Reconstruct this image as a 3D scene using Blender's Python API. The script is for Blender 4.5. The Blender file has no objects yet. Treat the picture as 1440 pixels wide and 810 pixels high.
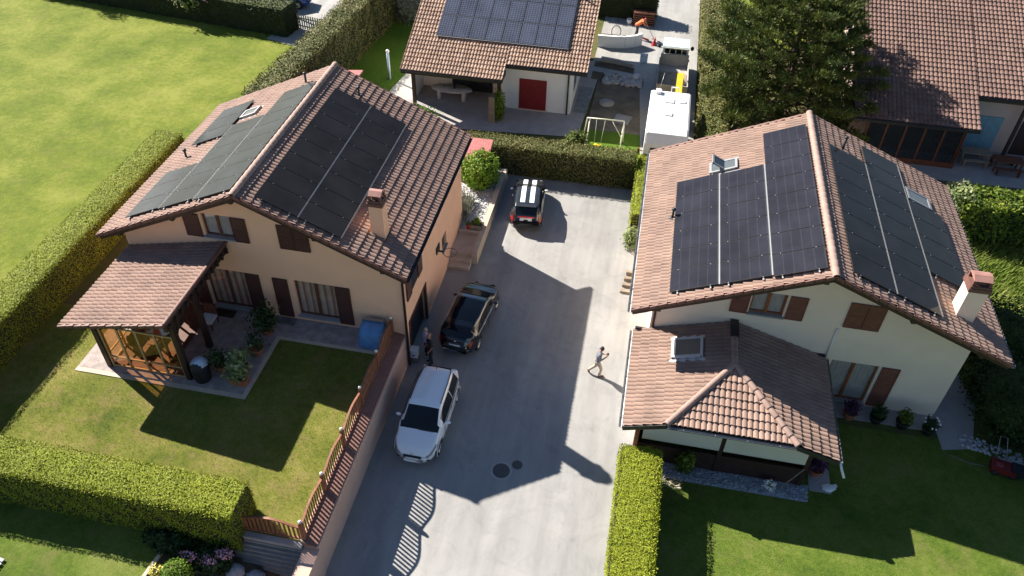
import bpy, math, random
import numpy as np
from mathutils import Vector, Matrix
random.seed(7); rng = np.random.default_rng(7)
S = bpy.context.scene
C = bpy.data.collections.new("place"); S.collection.children.link(C)
R = math.radians
SUNV = np.array([1.24, -0.66, -1.0])           # direction the sunlight travels

# ------------------------------------------------------------------ materials
def nodes(m):
    m.use_nodes = True; nt = m.node_tree; nt.nodes.clear()
    o = nt.nodes.new('ShaderNodeOutputMaterial'); b = nt.nodes.new('ShaderNodeBsdfPrincipled')
    nt.links.new(b.outputs[0], o.inputs[0]); return nt, b
def N(nt, t, **k):
    n = nt.nodes.new(t)
    for a, v in k.items(): setattr(n, a, v)
    return n
def ramp(nt, fac, stops):
    r = N(nt, 'ShaderNodeValToRGB'); e = r.color_ramp.elements
    while len(e) < len(stops): e.new(0.5)
    for i, (p, c) in enumerate(stops): e[i].position = p; e[i].color = (*c, 1)
    nt.links.new(fac, r.inputs[0]); return r.outputs[0]
def noise(nt, scale, detail=4, rough=.55, vec=None, dist=0):
    n = N(nt, 'ShaderNodeTexNoise'); n.inputs['Scale'].default_value = scale
    n.inputs['Detail'].default_value = detail; n.inputs['Roughness'].default_value = rough
    n.inputs['Distortion'].default_value = dist
    nt.links.new(vec if vec else pos(nt), n.inputs['Vector']); return n.outputs['Fac']
def pos(nt):
    g = nt.nodes.get('GEO')
    if not g: g = N(nt, 'ShaderNodeTexCoord'); g.name = 'GEO'
    return g.outputs['Object']
def mixc(nt, f, a, b, mode='MIX'):
    m = N(nt, 'ShaderNodeMix', data_type='RGBA', blend_type=mode)
    for s, v in ((0, f), (6, a), (7, b)):
        if isinstance(v, (int, float)): m.inputs[s].default_value = v
        elif isinstance(v, tuple): m.inputs[s].default_value = (*v, 1)
        else: nt.links.new(v, m.inputs[s])
    return m.outputs[2]
def bump(nt, b, h, strength=.3, dist=.02):
    n = N(nt, 'ShaderNodeBump'); n.inputs['Strength'].default_value = strength; n.inputs['Distance'].default_value = dist
    nt.links.new(h, n.inputs['Height']); nt.links.new(n.outputs[0], b.inputs['Normal'])
def mat(name, col, rough=.7, var=.12, scale=3., metal=0, bmp=0, bscale=40., spec=.5, alpha=None, trans=0, coat=0):
    m = bpy.data.materials.new(name); nt, b = nodes(m)
    d = tuple(c*(1-var) for c in col); u = tuple(min(1, c*(1+var)) for c in col)
    c = ramp(nt, noise(nt, scale), [(.3, d), (.7, u)])
    nt.links.new(c, b.inputs['Base Color'])
    b.inputs['Roughness'].default_value = rough; b.inputs['Metallic'].default_value = metal
    b.inputs['Specular IOR Level'].default_value = spec
    if coat: b.inputs['Coat Weight'].default_value = coat; b.inputs['Coat Roughness'].default_value = .04
    if trans: b.inputs['Transmission Weight'].default_value = trans
    if bmp: bump(nt, b, noise(nt, bscale, 3), bmp, .02)
    return m
def leafmat(name, cols, scale=6., trans=.25, big=.6):
    m = bpy.data.materials.new(name); nt, b = nodes(m)
    w = N(nt, 'ShaderNodeAttribute', attribute_name='rnd')
    a = N(nt, 'ShaderNodeMath', operation='MULTIPLY_ADD'); nt.links.new(noise(nt, big, 3), a.inputs[0]); a.inputs[1].default_value = 1.1
    s = N(nt, 'ShaderNodeMath', operation='MULTIPLY_ADD'); nt.links.new(w.outputs['Fac'], s.inputs[0]); s.inputs[1].default_value = .55; s.inputs[2].default_value = -.32
    nt.links.new(s.outputs[0], a.inputs[2])
    k = len(cols); c = ramp(nt, a.outputs[0], [(.15+.7*i/(k-1), cc) for i, cc in enumerate(cols)])
    nt.links.new(c, b.inputs['Base Color']); b.inputs['Roughness'].default_value = .6; b.inputs['Specular IOR Level'].default_value = .25
    t = N(nt, 'ShaderNodeBsdfTranslucent'); nt.links.new(c, t.inputs[0])
    mx = N(nt, 'ShaderNodeMixShader'); mx.inputs[0].default_value = trans
    o = [n for n in nt.nodes if n.type == 'OUTPUT_MATERIAL'][0]
    nt.links.new(b.outputs[0], mx.inputs[1]); nt.links.new(t.outputs[0], mx.inputs[2]); nt.links.new(mx.outputs[0], o.inputs[0])
    return m
def tilemat(name, a, b_, c_, moss=(.2, .17, .1)):
    m = bpy.data.materials.new(name); nt, b = nodes(m)
    uv = N(nt, 'ShaderNodeUVMap', uv_map='tile')
    fl = N(nt, 'ShaderNodeVectorMath', operation='FLOOR'); nt.links.new(uv.outputs[0], fl.inputs[0])
    wn = N(nt, 'ShaderNodeTexWhiteNoise', noise_dimensions='2D'); nt.links.new(fl.outputs[0], wn.inputs['Vector'])
    c = ramp(nt, wn.outputs['Value'], [(0, a), (.5, b_), (1, c_)])
    dirt = ramp(nt, noise(nt, .9, 5, .6), [(.28, (.74, .74, .75)), (.7, (1.08, 1.06, 1.03))])
    c = mixc(nt, 1., c, dirt, 'MULTIPLY')
    lich = ramp(nt, noise(nt, 7, 5, .7), [(.62, (0, 0, 0)), (.72, (1, 1, 1))])
    f = N(nt, 'ShaderNodeMath', operation='MULTIPLY'); nt.links.new(lich, f.inputs[0]); f.inputs[1].default_value = .35
    c = mixc(nt, f.outputs[0], c, moss)
    nt.links.new(c, b.inputs['Base Color']); b.inputs['Roughness'].default_value = .8; b.inputs['Specular IOR Level'].default_value = .2
    bump(nt, b, noise(nt, 60, 3), .25, .01); return m
def grassmat(name, cols, patch=(.17, .13, .05), pamt=.45, dens=1.):
    m = bpy.data.materials.new(name); nt, b = nodes(m)
    n1 = noise(nt, .35, 4, .6); n2 = noise(nt, 3.4, 7, .8); n3 = noise(nt, 13, 5, .85)
    a = N(nt, 'ShaderNodeMath', operation='MULTIPLY_ADD'); nt.links.new(n1, a.inputs[0]); a.inputs[1].default_value = .5
    s = N(nt, 'ShaderNodeMath', operation='MULTIPLY_ADD'); nt.links.new(n2, s.inputs[0]); s.inputs[1].default_value = .42
    q = N(nt, 'ShaderNodeMath', operation='MULTIPLY'); nt.links.new(n3, q.inputs[0]); q.inputs[1].default_value = .42
    nt.links.new(q.outputs[0], s.inputs[2]); nt.links.new(s.outputs[0], a.inputs[2])
    k = len(cols); c = ramp(nt, a.outputs[0], [(.53+.27*i/(k-1), cc) for i, cc in enumerate(cols)])
    pf = ramp(nt, noise(nt, 1.1, 6, .7, dist=.6), [(.5, (0, 0, 0)), (.68, (1, 1, 1))])
    pm = N(nt, 'ShaderNodeMath', operation='MULTIPLY'); nt.links.new(pf, pm.inputs[0]); pm.inputs[1].default_value = pamt
    c = mixc(nt, pm.outputs[0], c, patch)
    nt.links.new(c, b.inputs['Base Color']); b.inputs['Roughness'].default_value = .9; b.inputs['Specular IOR Level'].default_value = .15
    bump(nt, b, noise(nt, 30, 5, .75), .9, .05); return m
def asphalt(name, lo, hi):
    m = bpy.data.materials.new(name); nt, b = nodes(m)
    c = ramp(nt, noise(nt, .3, 6, .65), [(.3, lo), (.7, hi)])
    mp = N(nt, 'ShaderNodeMapping'); mp.inputs['Scale'].default_value = (1.1, .12, 1); nt.links.new(pos(nt), mp.inputs[0])
    st = ramp(nt, noise(nt, 1.2, 5, .6, mp.outputs[0]), [(.35, (.84, .84, .84)), (.68, (1.12, 1.12, 1.11))])
    c = mixc(nt, 1., c, st, 'MULTIPLY')
    sp = ramp(nt, noise(nt, 45, 3, .8), [(.35, (.82, .82, .82)), (.65, (1.12, 1.12, 1.12))]); c = mixc(nt, .8, c, sp, 'MULTIPLY')
    stain = ramp(nt, noise(nt, .75, 6, .72, dist=1.5), [(.50, (1, 1, 1)), (.72, (.80, .80, .81))]); c = mixc(nt, 1., c, stain, 'MULTIPLY')
    # hairline cracks
    v = N(nt, 'ShaderNodeTexVoronoi', feature='DISTANCE_TO_EDGE'); v.inputs['Scale'].default_value = .16
    w = N(nt, 'ShaderNodeVectorMath', operation='ADD'); nt.links.new(pos(nt), w.inputs[0])
    nn = N(nt, 'ShaderNodeTexNoise'); nn.inputs['Scale'].default_value = 1.2; nt.links.new(pos(nt), nn.inputs['Vector']); nt.links.new(nn.outputs['Color'], w.inputs[1])
    nt.links.new(w.outputs[0], v.inputs['Vector'])
    cr = ramp(nt, v.outputs['Distance'], [(.0, (.80, .80, .80)), (.0025, (1, 1, 1))]); c = mixc(nt, .5, c, cr, 'MULTIPLY')
    nt.links.new(c, b.inputs['Base Color']); b.inputs['Roughness'].default_value = .62; b.inputs['Specular IOR Level'].default_value = .55
    bump(nt, b, noise(nt, 70, 3, .8), .35, .01); return m
def bandmat(name, a, b_, scale, axis=2, duty=.12, rough=.8):
    m = bpy.data.materials.new(name); nt, b = nodes(m)
    sx = N(nt, 'ShaderNodeSeparateXYZ'); nt.links.new(pos(nt), sx.inputs[0])
    mu = N(nt, 'ShaderNodeMath', operation='MULTIPLY'); nt.links.new(sx.outputs[axis], mu.inputs[0]); mu.inputs[1].default_value = scale
    fr = N(nt, 'ShaderNodeMath', operation='FRACT'); nt.links.new(mu.outputs[0], fr.inputs[0])
    c = ramp(nt, fr.outputs[0], [(duty*.5, b_), (duty, a)])
    nn = ramp(nt, noise(nt, 4, 5), [(.3, (.82, .82, .82)), (.7, (1.1, 1.1, 1.1))]); c = mixc(nt, 1., c, nn, 'MULTIPLY')
    nt.links.new(c, b.inputs['Base Color']); b.inputs['Roughness'].default_value = rough
    bump(nt, b, fr.outputs[0], .3, .02); return m
def pvmat(name, base, line, nx, ny, lw=.04, busamt=.3, rough=.09):
    m = bpy.data.materials.new(name); nt, b = nodes(m)
    uv = N(nt, 'ShaderNodeUVMap', uv_map='tile'); sx = N(nt, 'ShaderNodeSeparateXYZ'); nt.links.new(uv.outputs[0], sx.inputs[0])
    def grid(o, n, w):
        mu = N(nt, 'ShaderNodeMath', operation='MULTIPLY'); nt.links.new(o, mu.inputs[0]); mu.inputs[1].default_value = n
        fr = N(nt, 'ShaderNodeMath', operation='FRACT'); nt.links.new(mu.outputs[0], fr.inputs[0])
        lt = N(nt, 'ShaderNodeMath', operation='LESS_THAN'); nt.links.new(fr.outputs[0], lt.inputs[0]); lt.inputs[1].default_value = w
        return lt.outputs[0]
    a = grid(sx.outputs[0], nx, lw); c = grid(sx.outputs[1], ny, lw)
    mx = N(nt, 'ShaderNodeMath', operation='MAXIMUM'); nt.links.new(a, mx.inputs[0]); nt.links.new(c, mx.inputs[1])
    f = N(nt, 'ShaderNodeMath', operation='MULTIPLY'); nt.links.new(mx.outputs[0], f.inputs[0]); f.inputs[1].default_value = busamt
    bb = ramp(nt, noise(nt, .8, 3), [(.3, tuple(x*.8 for x in base)), (.7, tuple(x*1.25 for x in base))])
    nt.links.new(mixc(nt, f.outputs[0], bb, line), b.inputs['Base Color'])
    dust = ramp(nt, noise(nt, 5, 5, .7), [(.3, (rough*.8,)*3), (.7, (rough*1.5,)*3)]); nt.links.new(dust, b.inputs['Roughness'])
    b.inputs['Specular IOR Level'].default_value = .05
    b.inputs['Coat Weight'].default_value = 0.
    return m

M = {}
M['tileL'] = tilemat('roof_tile_pink', (.265, .175, .145), (.285, .19, .157), (.31, .21, .172))
M['tileR'] = tilemat('roof_tile_pale', (.285, .195, .158), (.308, .212, .172), (.336, .234, .19))
M['tileB'] = tilemat('roof_tile_mottled', (.29, .195, .145), (.36, .25, .19), (.43, .305, .235))
M['tileD'] = tilemat('roof_tile_dark', (.17, .108, .092), (.19, .122, .104), (.212, .138, .117), moss=(.30, .22, .10))
M['verge'] = mat('verge_brown', (.15, .07, .055), .65, .2)
M['ridge'] = mat('ridge_tile', (.31, .21, .175), .75, .14, 2., bmp=.2)
M['capred'] = mat('faded_red_cap', (.33, .17, .14), .7, .15)
M['darkwood'] = mat('dark_stained_wood', (.035, .016, .012), .6, .3, 5)
M['redwood'] = mat('red_brown_wood', (.13, .045, .025), .6, .25, 6)
M['shutter'] = bandmat('brown_shutter_paint', (.085, .032, .026), (.04, .014, .012), 14, 2, .35, .55)
M['shutterR'] = bandmat('red_brown_shutter_paint', (.19, .07, .048), (.11, .04, .028), 14, 2, .3, .55)
M['stuccoL'] = mat('peach_render', (.90, .535, .345), .9, .035, 1.2, bmp=.15, bscale=60)
M['stuccoR'] = mat('cream_render', (.82, .685, .54), .9, .035, 1.2, bmp=.15, bscale=60)
M['stuccoW'] = mat('white_render', (.74, .74, .72), .9, .04, 1.2)
M['stuccoP'] = mat('pinkish_render', (.55, .43, .38), .9, .05, 1.2)
M['salmon'] = mat('salmon_wall_paint', (.58, .38, .30), .85, .08, .8, bmp=.1)
M['coping'] = bandmat('brick_coping', (.25, .125, .095), (.16, .08, .06), 8.5, 0, .25, .8)
M['greyblock'] = bandmat('grey_concrete_blocks', (.27, .26, .25), (.09, .09, .09), 7.2, 2, .22, .9)
M['glass'] = mat('window_glass', (.02, .025, .03), .05, .1, spec=.8)
def panemat(tint=(.96, .95, .94)):
    m = bpy.data.materials.new('clear_pane'); m.use_nodes = True; nt = m.node_tree; nt.nodes.clear()
    o = nt.nodes.new('ShaderNodeOutputMaterial'); t = nt.nodes.new('ShaderNodeBsdfTransparent'); g = nt.nodes.new('ShaderNodeBsdfGlossy'); g.inputs['Roughness'].default_value = .03
    x = nt.nodes.new('ShaderNodeMixShader'); x.inputs[0].default_value = .09; t.inputs[0].default_value = (*tint, 1)
    nt.links.new(t.outputs[0], x.inputs[1]); nt.links.new(g.outputs[0], x.inputs[2]); nt.links.new(x.outputs[0], o.inputs[0]); return m
M['pane'] = panemat(); M['amberpane'] = panemat((.78, .60, .42))  # amber tint darkens the screened terrace, its dimness put into the glass colour
M['skyglass'] = mat('skylight_glass', (.10, .115, .12), .15, .1, spec=.8)
M['curtain'] = bandmat('striped_curtain', (.62, .52, .42), (.45, .20, .13), 3.3, 0, .55, .9)
M['curtain2'] = mat('pale_curtain', (.5, .5, .48), .9, .1, 4)
M['oak'] = mat('golden_wood', (.36, .20, .08), .5, .2, 6)
M['palewood'] = mat('pale_golden_wood', (.50, .34, .16), .5, .15, 6)
M['orangewood'] = mat('orange_window_wood', (.26, .085, .03), .5, .2, 6)
M['zinc'] = mat('grey_metal', (.30, .31, .32), .4, .1, metal=.6)
M['darkmetal'] = mat('dark_gutter_metal', (.035, .035, .04), .45, .2, metal=.3)
M['alu'] = mat('aluminium', (.75, .76, .78), .3, .05, metal=.9)
M['railgrey'] = mat('rail_aluminium', (.28, .29, .30), .45, .05, metal=.3)
M['skyframe'] = mat('pale_window_cover', (.50, .51, .52), .45, .05)
M['fencewood'] = mat('reddish_fence_wood', (.25, .095, .05), .6, .25, 6)
M['frame_dark'] = mat('black_panel_frame', (.015, .015, .018), .4, .1)
M['pvA'] = pvmat('solar_glass_plain', (.020, .021, .024), (.05, .052, .058), 6, 10, .03, .15)
M['pvD'] = pvmat('solar_glass_sky_grey', (.034, .042, .048), (.06, .07, .075), 6, 10, .03, .12)  # left slope copy, grey of the reflected sky put into the base colour
M['pvB'] = pvmat('solar_glass_striped', (.022, .023, .031), (.15, .155, .18), 18, 5, .10, .09, .08)
M['pvC'] = pvmat('solar_glass_cells', (.045, .055, .085), (.32, .34, .40), 6, 10, .08, .5, .1)
M['asphalt'] = asphalt('old_pale_asphalt', (.27, .266, .26), (.335, .328, .316))
M['road'] = asphalt('concrete_road', (.30, .295, .285), (.38, .37, .35))
M['concrete'] = mat('concrete', (.36, .345, .32), .9, .15, 1.6, bmp=.2)
M['slab'] = bandmat('garden_slabs', (.30, .285, .27), (.16, .15, .14), 1.6, 0, .06, .85)
M['slabblue'] = mat('paving', (.33, .31, .30), .85, .12, 1.5, bmp=.15)
M['porphyry'] = mat('terrace_paving', (.34, .285, .265), .85, .28, 3.0, bmp=.15)
M['steptile'] = mat('beige_stone', (.52, .43, .33), .8, .12, 2.)
M['soil'] = mat('bare_soil', (.095, .07, .045), .95, .4, 2.5, bmp=.6, bscale=12)
M['mud'] = mat('mixed_earth', (.16, .135, .10), .95, .35, 1.2, bmp=.5, bscale=10)
M['sand'] = mat('sandy_earth', (.32, .25, .17), .95, .3, 3, bmp=.5, bscale=10)
M['gravel'] = mat('pale_gravel', (.50, .49, .46), .9, .35, 22, bmp=.8, bscale=18)
M['stone'] = mat('pale_stones', (.42, .43, .44), .9, .3, 4)
M['bluestone'] = mat('grey_stones', (.30, .32, .35), .9, .3, 4)
M['lawnA'] = grassmat('lawn_meadow', [(.075, .12, .012), (.15, .19, .02), (.255, .27, .055)], (.19, .18, .05), .4)
M['lawnB'] = grassmat('lawn_dry', [(.07, .10, .014), (.15, .165, .026), (.26, .23, .07)], (.24, .17, .08), .6)
M['lawnC'] = grassmat('lawn_fresh', [(.05, .095, .012), (.105, .155, .02), (.18, .21, .05)], (.20, .17, .07), .4)
M['lawnD'] = grassmat('lawn_bright', [(.06, .12, .010), (.085, .16, .012), (.12, .19, .02)], (.13, .16, .04), .3)
M['rough'] = grassmat('rough_ground', [(.06, .075, .02), (.10, .11, .03), (.14, .12, .05)], (.15, .11, .07), .5)
M['thuja'] = leafmat('yellow_green_hedge', [(.15, .19, .006), (.21, .245, .008), (.27, .30, .018)], trans=.06)
M['thujaCore'] = mat('hedge_interior', (.15, .18, .010), .95, .3, 3, bmp=.8, bscale=30)
M['shadeCore'] = mat('hedge_side_shade', (.022, .026, .008), .95, .3, 3, bmp=.8, bscale=20)  # darker core for hedge sides, their shade painted into the colour
M['greenCore'] = mat('green_hedge_interior', (.055, .07, .012), .95, .3, 3, bmp=.8, bscale=30)
M['hedgeG'] = leafmat('green_hedge', [(.05, .085, .008), (.095, .135, .014), (.16, .19, .03)])
M['hedgeB'] = leafmat('browning_hedge', [(.06, .075, .012), (.125, .13, .025), (.25, .21, .09)], trans=.12)
M['hedgeD'] = leafmat('dark_hedge', [(.012, .03, .006), (.025, .05, .010), (.05, .085, .014)])
M['laurel'] = leafmat('laurel_leaves', [(.035, .07, .008), (.10, .16, .016), (.24, .29, .035)])
M['bush'] = leafmat('bright_bush_leaves', [(.08, .15, .012), (.14, .25, .02), (.22, .34, .035)], trans=.3)
M['pine'] = leafmat('pine_needles', [(.028, .048, .014), (.075, .105, .024), (.15, .175, .036)], trans=.1, big=.9)
M['bark'] = mat('bark', (.09, .06, .04), .95, .3, 6)
M['leafdark'] = leafmat('dark_leaves', [(.02, .045, .012), (.035, .07, .02), (.06, .10, .03)])
M['leafpale'] = leafmat('pale_leaves', [(.10, .15, .05), (.22, .28, .10), (.40, .42, .22)])
M['leafpurple'] = leafmat('purple_leaves', [(.05, .02, .05), (.08, .03, .08), (.12, .05, .12)])
M['leafgrey'] = leafmat('silver_leaves', [(.12, .14, .10), (.20, .22, .17), (.32, .33, .27)])
M['tallgrass'] = leafmat('meadow_grass', [(.09, .15, .02), (.18, .25, .04), (.36, .38, .13)], trans=.3)
M['pinkflower'] = mat('pink_petals', (.60, .32, .42), .7, .2)
M['whiteflower'] = mat('white_petals', (.75, .75, .72), .7, .05)
M['yellowflower'] = mat('yellow_petals', (.75, .65, .15), .7, .1)
M['terracotta'] = mat('terracotta', (.38, .14, .07), .8, .2)
M['carwhite'] = mat('white_car_paint', (.88, .89, .90), .25, .01, coat=1.)
M['carblack'] = mat('black_car_paint', (.006, .006, .008), .15, .1, coat=1.)
M['cardark'] = mat('dark_grey_car_paint', (.022, .024, .028), .2, .1, coat=1.)
M['carblue'] = mat('blue_car_paint', (.02, .07, .32), .2, .05, coat=1.)
M['carglass'] = mat('car_glass', (.006, .009, .013), .04, .1, spec=.45)
M['tyre'] = mat('tyre_rubber', (.02, .02, .02), .85, .2)
M['rim'] = mat('wheel_rim', (.45, .46, .47), .3, .05, metal=.9)
M['blacktrim'] = mat('black_plastic', (.015, .015, .016), .5, .2)
M['chrome'] = mat('chrome', (.7, .7, .7), .12, .02, metal=1.)
M['lamp'] = mat('lamp_glass', (.28, .30, .33), .1, .1, spec=.9)
M['redlamp'] = mat('red_lamp', (.45, .02, .02), .2, .1, spec=.8)
M['plate'] = mat('number_plate', (.75, .75, .72), .4, .02)
M['white'] = mat('white_paint', (.78, .78, .77), .5, .03)
M['stripe'] = mat('white_stripe', (.80, .80, .80), .4, .02)
M['black'] = mat('black_cloth', (.012, .013, .018), .6, .2, bmp=.3, bscale=6)
M['paleblue'] = mat('pale_cover', (.45, .56, .68), .6, .25, 3, bmp=.4, bscale=6)
M['tarp'] = mat('blue_tarpaulin', (.10, .25, .48), .5, .2, 3, bmp=.6, bscale=5)
M['yellow'] = mat('yellow_paint', (.72, .52, .03), .4, .08)
M['orange'] = mat('orange_cloth', (.65, .16, .05), .8, .1)
M['darkred'] = mat('dark_red_paint', (.16, .012, .012), .5, .15)
M['red'] = mat('red_paint', (.45, .03, .03), .5, .1)
M['doorred'] = bandmat('dark_red_door', (.20, .010, .018), (.11, .006, .010), 8, 0, .15, .5)
M['pinkroof'] = bandmat('faded_red_sheet_metal', (.42, .14, .13), (.30, .09, .085), 6, 0, .12, .5)
M['bluedoor'] = bandmat('pale_blue_shutters', (.17, .33, .42), (.10, .22, .30), 1.1, 0, .05, .6)
M['blind'] = mat('cream_blind', (.62, .60, .50), .8, .05, 1)
M['skin'] = mat('skin', (.50, .28, .19), .6, .05)
M['skint'] = mat('tanned_skin', (.40, .19, .11), .6, .05)
M['hair'] = mat('dark_brown_hair', (.03, .015, .01), .7, .2)
M['hairgrey'] = mat('grey_blond_hair', (.40, .32, .24), .8, .2)
M['greyshirt'] = mat('grey_shirt', (.16, .17, .20), .9, .1)
M['beige'] = mat('beige_trousers', (.44, .36, .27), .9, .1)
M['darktr'] = mat('dark_trousers', (.03, .03, .04), .9, .2)
M['lilac'] = mat('pale_lilac_shirt', (.45, .43, .60), .9, .1)
M['shoe'] = mat('brown_shoes', (.14, .05, .03), .7, .2)
M['greypl'] = mat('grey_steel', (.20, .20, .20), .5, .25, metal=.3)
M['manhole'] = mat('cast_iron', (.085, .082, .085), .6, .2, 30, metal=.4)
M['cream'] = mat('cream_enamel', (.72, .70, .52), .5, .06)
M['iron'] = mat('dark_iron', (.03, .028, .026), .6, .2, metal=.3)
M['weatherwood'] = mat('weathered_wood', (.25, .20, .15), .85, .25, 5)
M['creamwood'] = mat('pale_picket_wood', (.50, .45, .36), .85, .15, 5)
M['signblue'] = mat('blue_sign', (.05, .16, .45), .5, .1)

# ------------------------------------------------------------------ mesh builder
class MB:
    def __init__(s): s.v = []; s.f = []; s.m = []; s.n = 0; s.uv = {}; s.rnd = []; s.smooth = []
    def add(s, v, f, mi=0, smooth=False, rnd=None, uv=None):
        v = np.asarray(v, float).reshape(-1, 3)
        if isinstance(f, np.ndarray): fs = [f+s.n]; k = len(f)
        else: fs = [[i+s.n for i in q] for q in f]; k = len(f)
        s.f.append(fs[0] if isinstance(f, np.ndarray) else fs)
        s.v.append(v); s.m.append(np.full(k, mi)); s.smooth.append(np.full(k, smooth))
        s.rnd.append(np.zeros(k) if rnd is None else rnd)
        if uv is not None: s.uv[len(s.f)-1] = uv
        s.n += len(v); return s
    def box(s, x0, x1, y0, y1, z0, z1, mi=0):
        v = [(x, y, z) for x in (x0, x1) for y in (y0, y1) for z in (z0, z1)]
        return s.add(v, BOXF, mi)
    def obox(s, c, ax, ay, az, mi=0):               # centre and three half-axis vectors
        c, ax, ay, az = map(np.asarray, (c, ax, ay, az))
        v = [c+i*ax+j*ay+k*az for i in (-1, 1) for j in (-1, 1) for k in (-1, 1)]
        return s.add(v, BOXF, mi)
    def bar(s, a, b, w, h=None, up=(0, 0, 1), mi=0):
        a, b = np.array(a, float), np.array(b, float); h = w if h is None else h
        d = b-a; L = np.linalg.norm(d); d /= L; u = np.array(up, float)
        if abs(d@u) > .95: u = np.array([1., 0, 0])
        r = np.cross(d, u); r /= np.linalg.norm(r); u = np.cross(r, d)
        return s.obox((a+b)/2, d*L/2, r*w/2, u*h/2, mi)
    def prism(s, poly, z0, z1, mi=0):
        n = len(poly); v = [(p[0], p[1], z0) for p in poly]+[(p[0], p[1], z1) for p in poly]
        f = [list(range(n))[::-1], list(range(n, 2*n))]+[[i, (i+1) % n, n+(i+1) % n, n+i] for i in range(n)]
        return s.add(v, f, mi)
    def sheet(s, poly, z, mi=0): return s.add([(p[0], p[1], z) for p in poly], [list(range(len(poly)))], mi)
    def tube(s, pts, rad, n=8, mi=0, cap=True, smooth=True):
        pts = [np.array(p, float) for p in pts]; rad = rad if hasattr(rad, '__len__') else [rad]*len(pts)
        V = []; prev = None
        for i, p in enumerate(pts):
            d = pts[min(i+1, len(pts)-1)]-pts[max(i-1, 0)]; d = d/(np.linalg.norm(d)+1e-9)
            u = np.array([0, 0, 1.]) if abs(d[2]) < .9 else np.array([1., 0, 0])
            if prev is not None: u = prev
            r = np.cross(d, u); r /= np.linalg.norm(r)+1e-9; u = np.cross(r, d); prev = u
            for k in range(n):
                a = 2*math.pi*k/n; V.append(p+rad[i]*(math.cos(a)*r+math.sin(a)*u))
        F = [[i*n+k, i*n+(k+1) % n, (i+1)*n+(k+1) % n, (i+1)*n+k] for i in range(len(pts)-1) for k in range(n)]
        if cap: F += [list(range(n))[::-1], list(range((len(pts)-1)*n, len(pts)*n))]
        return s.add(V, F, mi, smooth)
    def lathe(s, c, prof, n=16, mi=0, smooth=True, cap=True):    # prof = [(r, z)...]
        V = [(c[0]+r*math.cos(2*math.pi*k/n), c[1]+r*math.sin(2*math.pi*k/n), c[2]+z) for r, z in prof for k in range(n)]
        F = [[i*n+k, i*n+(k+1) % n, (i+1)*n+(k+1) % n, (i+1)*n+k] for i in range(len(prof)-1) for k in range(n)]
        if cap: F += [list(range(n))[::-1], list(range((len(prof)-1)*n, len(prof)*n))]
        return s.add(V, F, mi, smooth)
    def ball(s, c, r, n=12, m=8, mi=0, wob=0):
        r = r if hasattr(r, '__len__') else (r, r, r); V = []
        for i in range(m+1):
            t = math.pi*i/m
            for k in range(n):
                a = 2*math.pi*k/n; q = 1+wob*(math.sin(3*a+5*t)+math.sin(5*a-3*t+1))*.5
                V.append((c[0]+r[0]*q*math.sin(t)*math.cos(a), c[1]+r[1]*q*math.sin(t)*math.sin(a), c[2]+r[2]*q*math.cos(t)))
        F = [[i*n+k, (i+1)*n+k, (i+1)*n+(k+1) % n, i*n+(k+1) % n] for i in range(m) for k in range(n)]
        return s.add(V, F, mi, True)
    def leaves(s, P, Nn, size, mi=0, aspect=.55, jit=.9, flat=False):
        P = np.asarray(P, float); k = len(P)
        if k == 0: return s
        if flat:       # blade lies roughly in the surface, its face looking outwards
            nn = np.asarray(Nn, float); nn = nn/(np.linalg.norm(nn, axis=1)[:, None]+1e-9)+rng.normal(0, jit*.45, (k, 3))
            w = np.cross(nn, rng.normal(0, 1, (k, 3))); w /= np.linalg.norm(w, axis=1)[:, None]+1e-9
            d = np.cross(w, nn); d /= np.linalg.norm(d, axis=1)[:, None]+1e-9; d = d+nn*.25
        else:
            d = np.asarray(Nn, float)+rng.normal(0, jit, (k, 3)); d /= np.linalg.norm(d, axis=1)[:, None]+1e-9
        w = np.cross(d, rng.normal(0, 1, (k, 3))) if not flat else w
        w = w*1.; w /= np.linalg.norm(w, axis=1)[:, None]+1e-9
        L = (size*(.6+.8*rng.random(k)))[:, None]
        V = np.stack([P, P+d*L*.5+w*L*aspect*.5, P+d*L, P+d*L*.5-w*L*aspect*.5], 1).reshape(-1, 3)
        return s.add(V, np.arange(4*k).reshape(-1, 4), mi, False, rng.random(k))
    def make(s, name, mats, parent=None):
        me = bpy.data.meshes.new(name); V = np.concatenate(s.v)
        me.vertices.add(len(V)); me.vertices.foreach_set('co', V.ravel())
        lv = []; lt = []
        for f in s.f:
            if isinstance(f, np.ndarray): lv.append(f.ravel()); lt.append(np.full(len(f), f.shape[1]))
            else: lv.append(np.array([i for q in f for i in q])); lt.append(np.array([len(q) for q in f]))
        lv = np.concatenate(lv); lt = np.concatenate(lt)
        me.loops.add(len(lv)); me.loops.foreach_set('vertex_index', lv.astype(np.int32))
        me.polygons.add(len(lt)); me.polygons.foreach_set('loop_start', np.concatenate([[0], np.cumsum(lt)[:-1]]).astype(np.int32))
        me.polygons.foreach_set('loop_total', lt.astype(np.int32))
        me.polygons.foreach_set('material_index', np.concatenate(s.m).astype(np.int32))
        me.polygons.foreach_set('use_smooth', np.concatenate(s.smooth).astype(bool))
        if s.uv:
            uvl = me.uv_layers.new(name='tile'); U = np.zeros((len(lv), 2)); o = 0
            for i, f in enumerate(s.f):
                n = f.size if isinstance(f, np.ndarray) else sum(len(q) for q in f)
                if i in s.uv: U[o:o+n] = s.uv[i]
                o += n
            uvl.data.foreach_set('uv', U.ravel())
        at = me.attributes.new('rnd', 'FLOAT', 'FACE'); at.data.foreach_set('value', np.concatenate(s.rnd).astype(np.float32))
        me.update(calc_edges=True); me.validate()
        for m in (mats if isinstance(mats, (list, tuple)) else [mats]): me.materials.append(M[m] if isinstance(m, str) else m)
        o = bpy.data.objects.new(name, me); C.objects.link(o)
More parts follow.
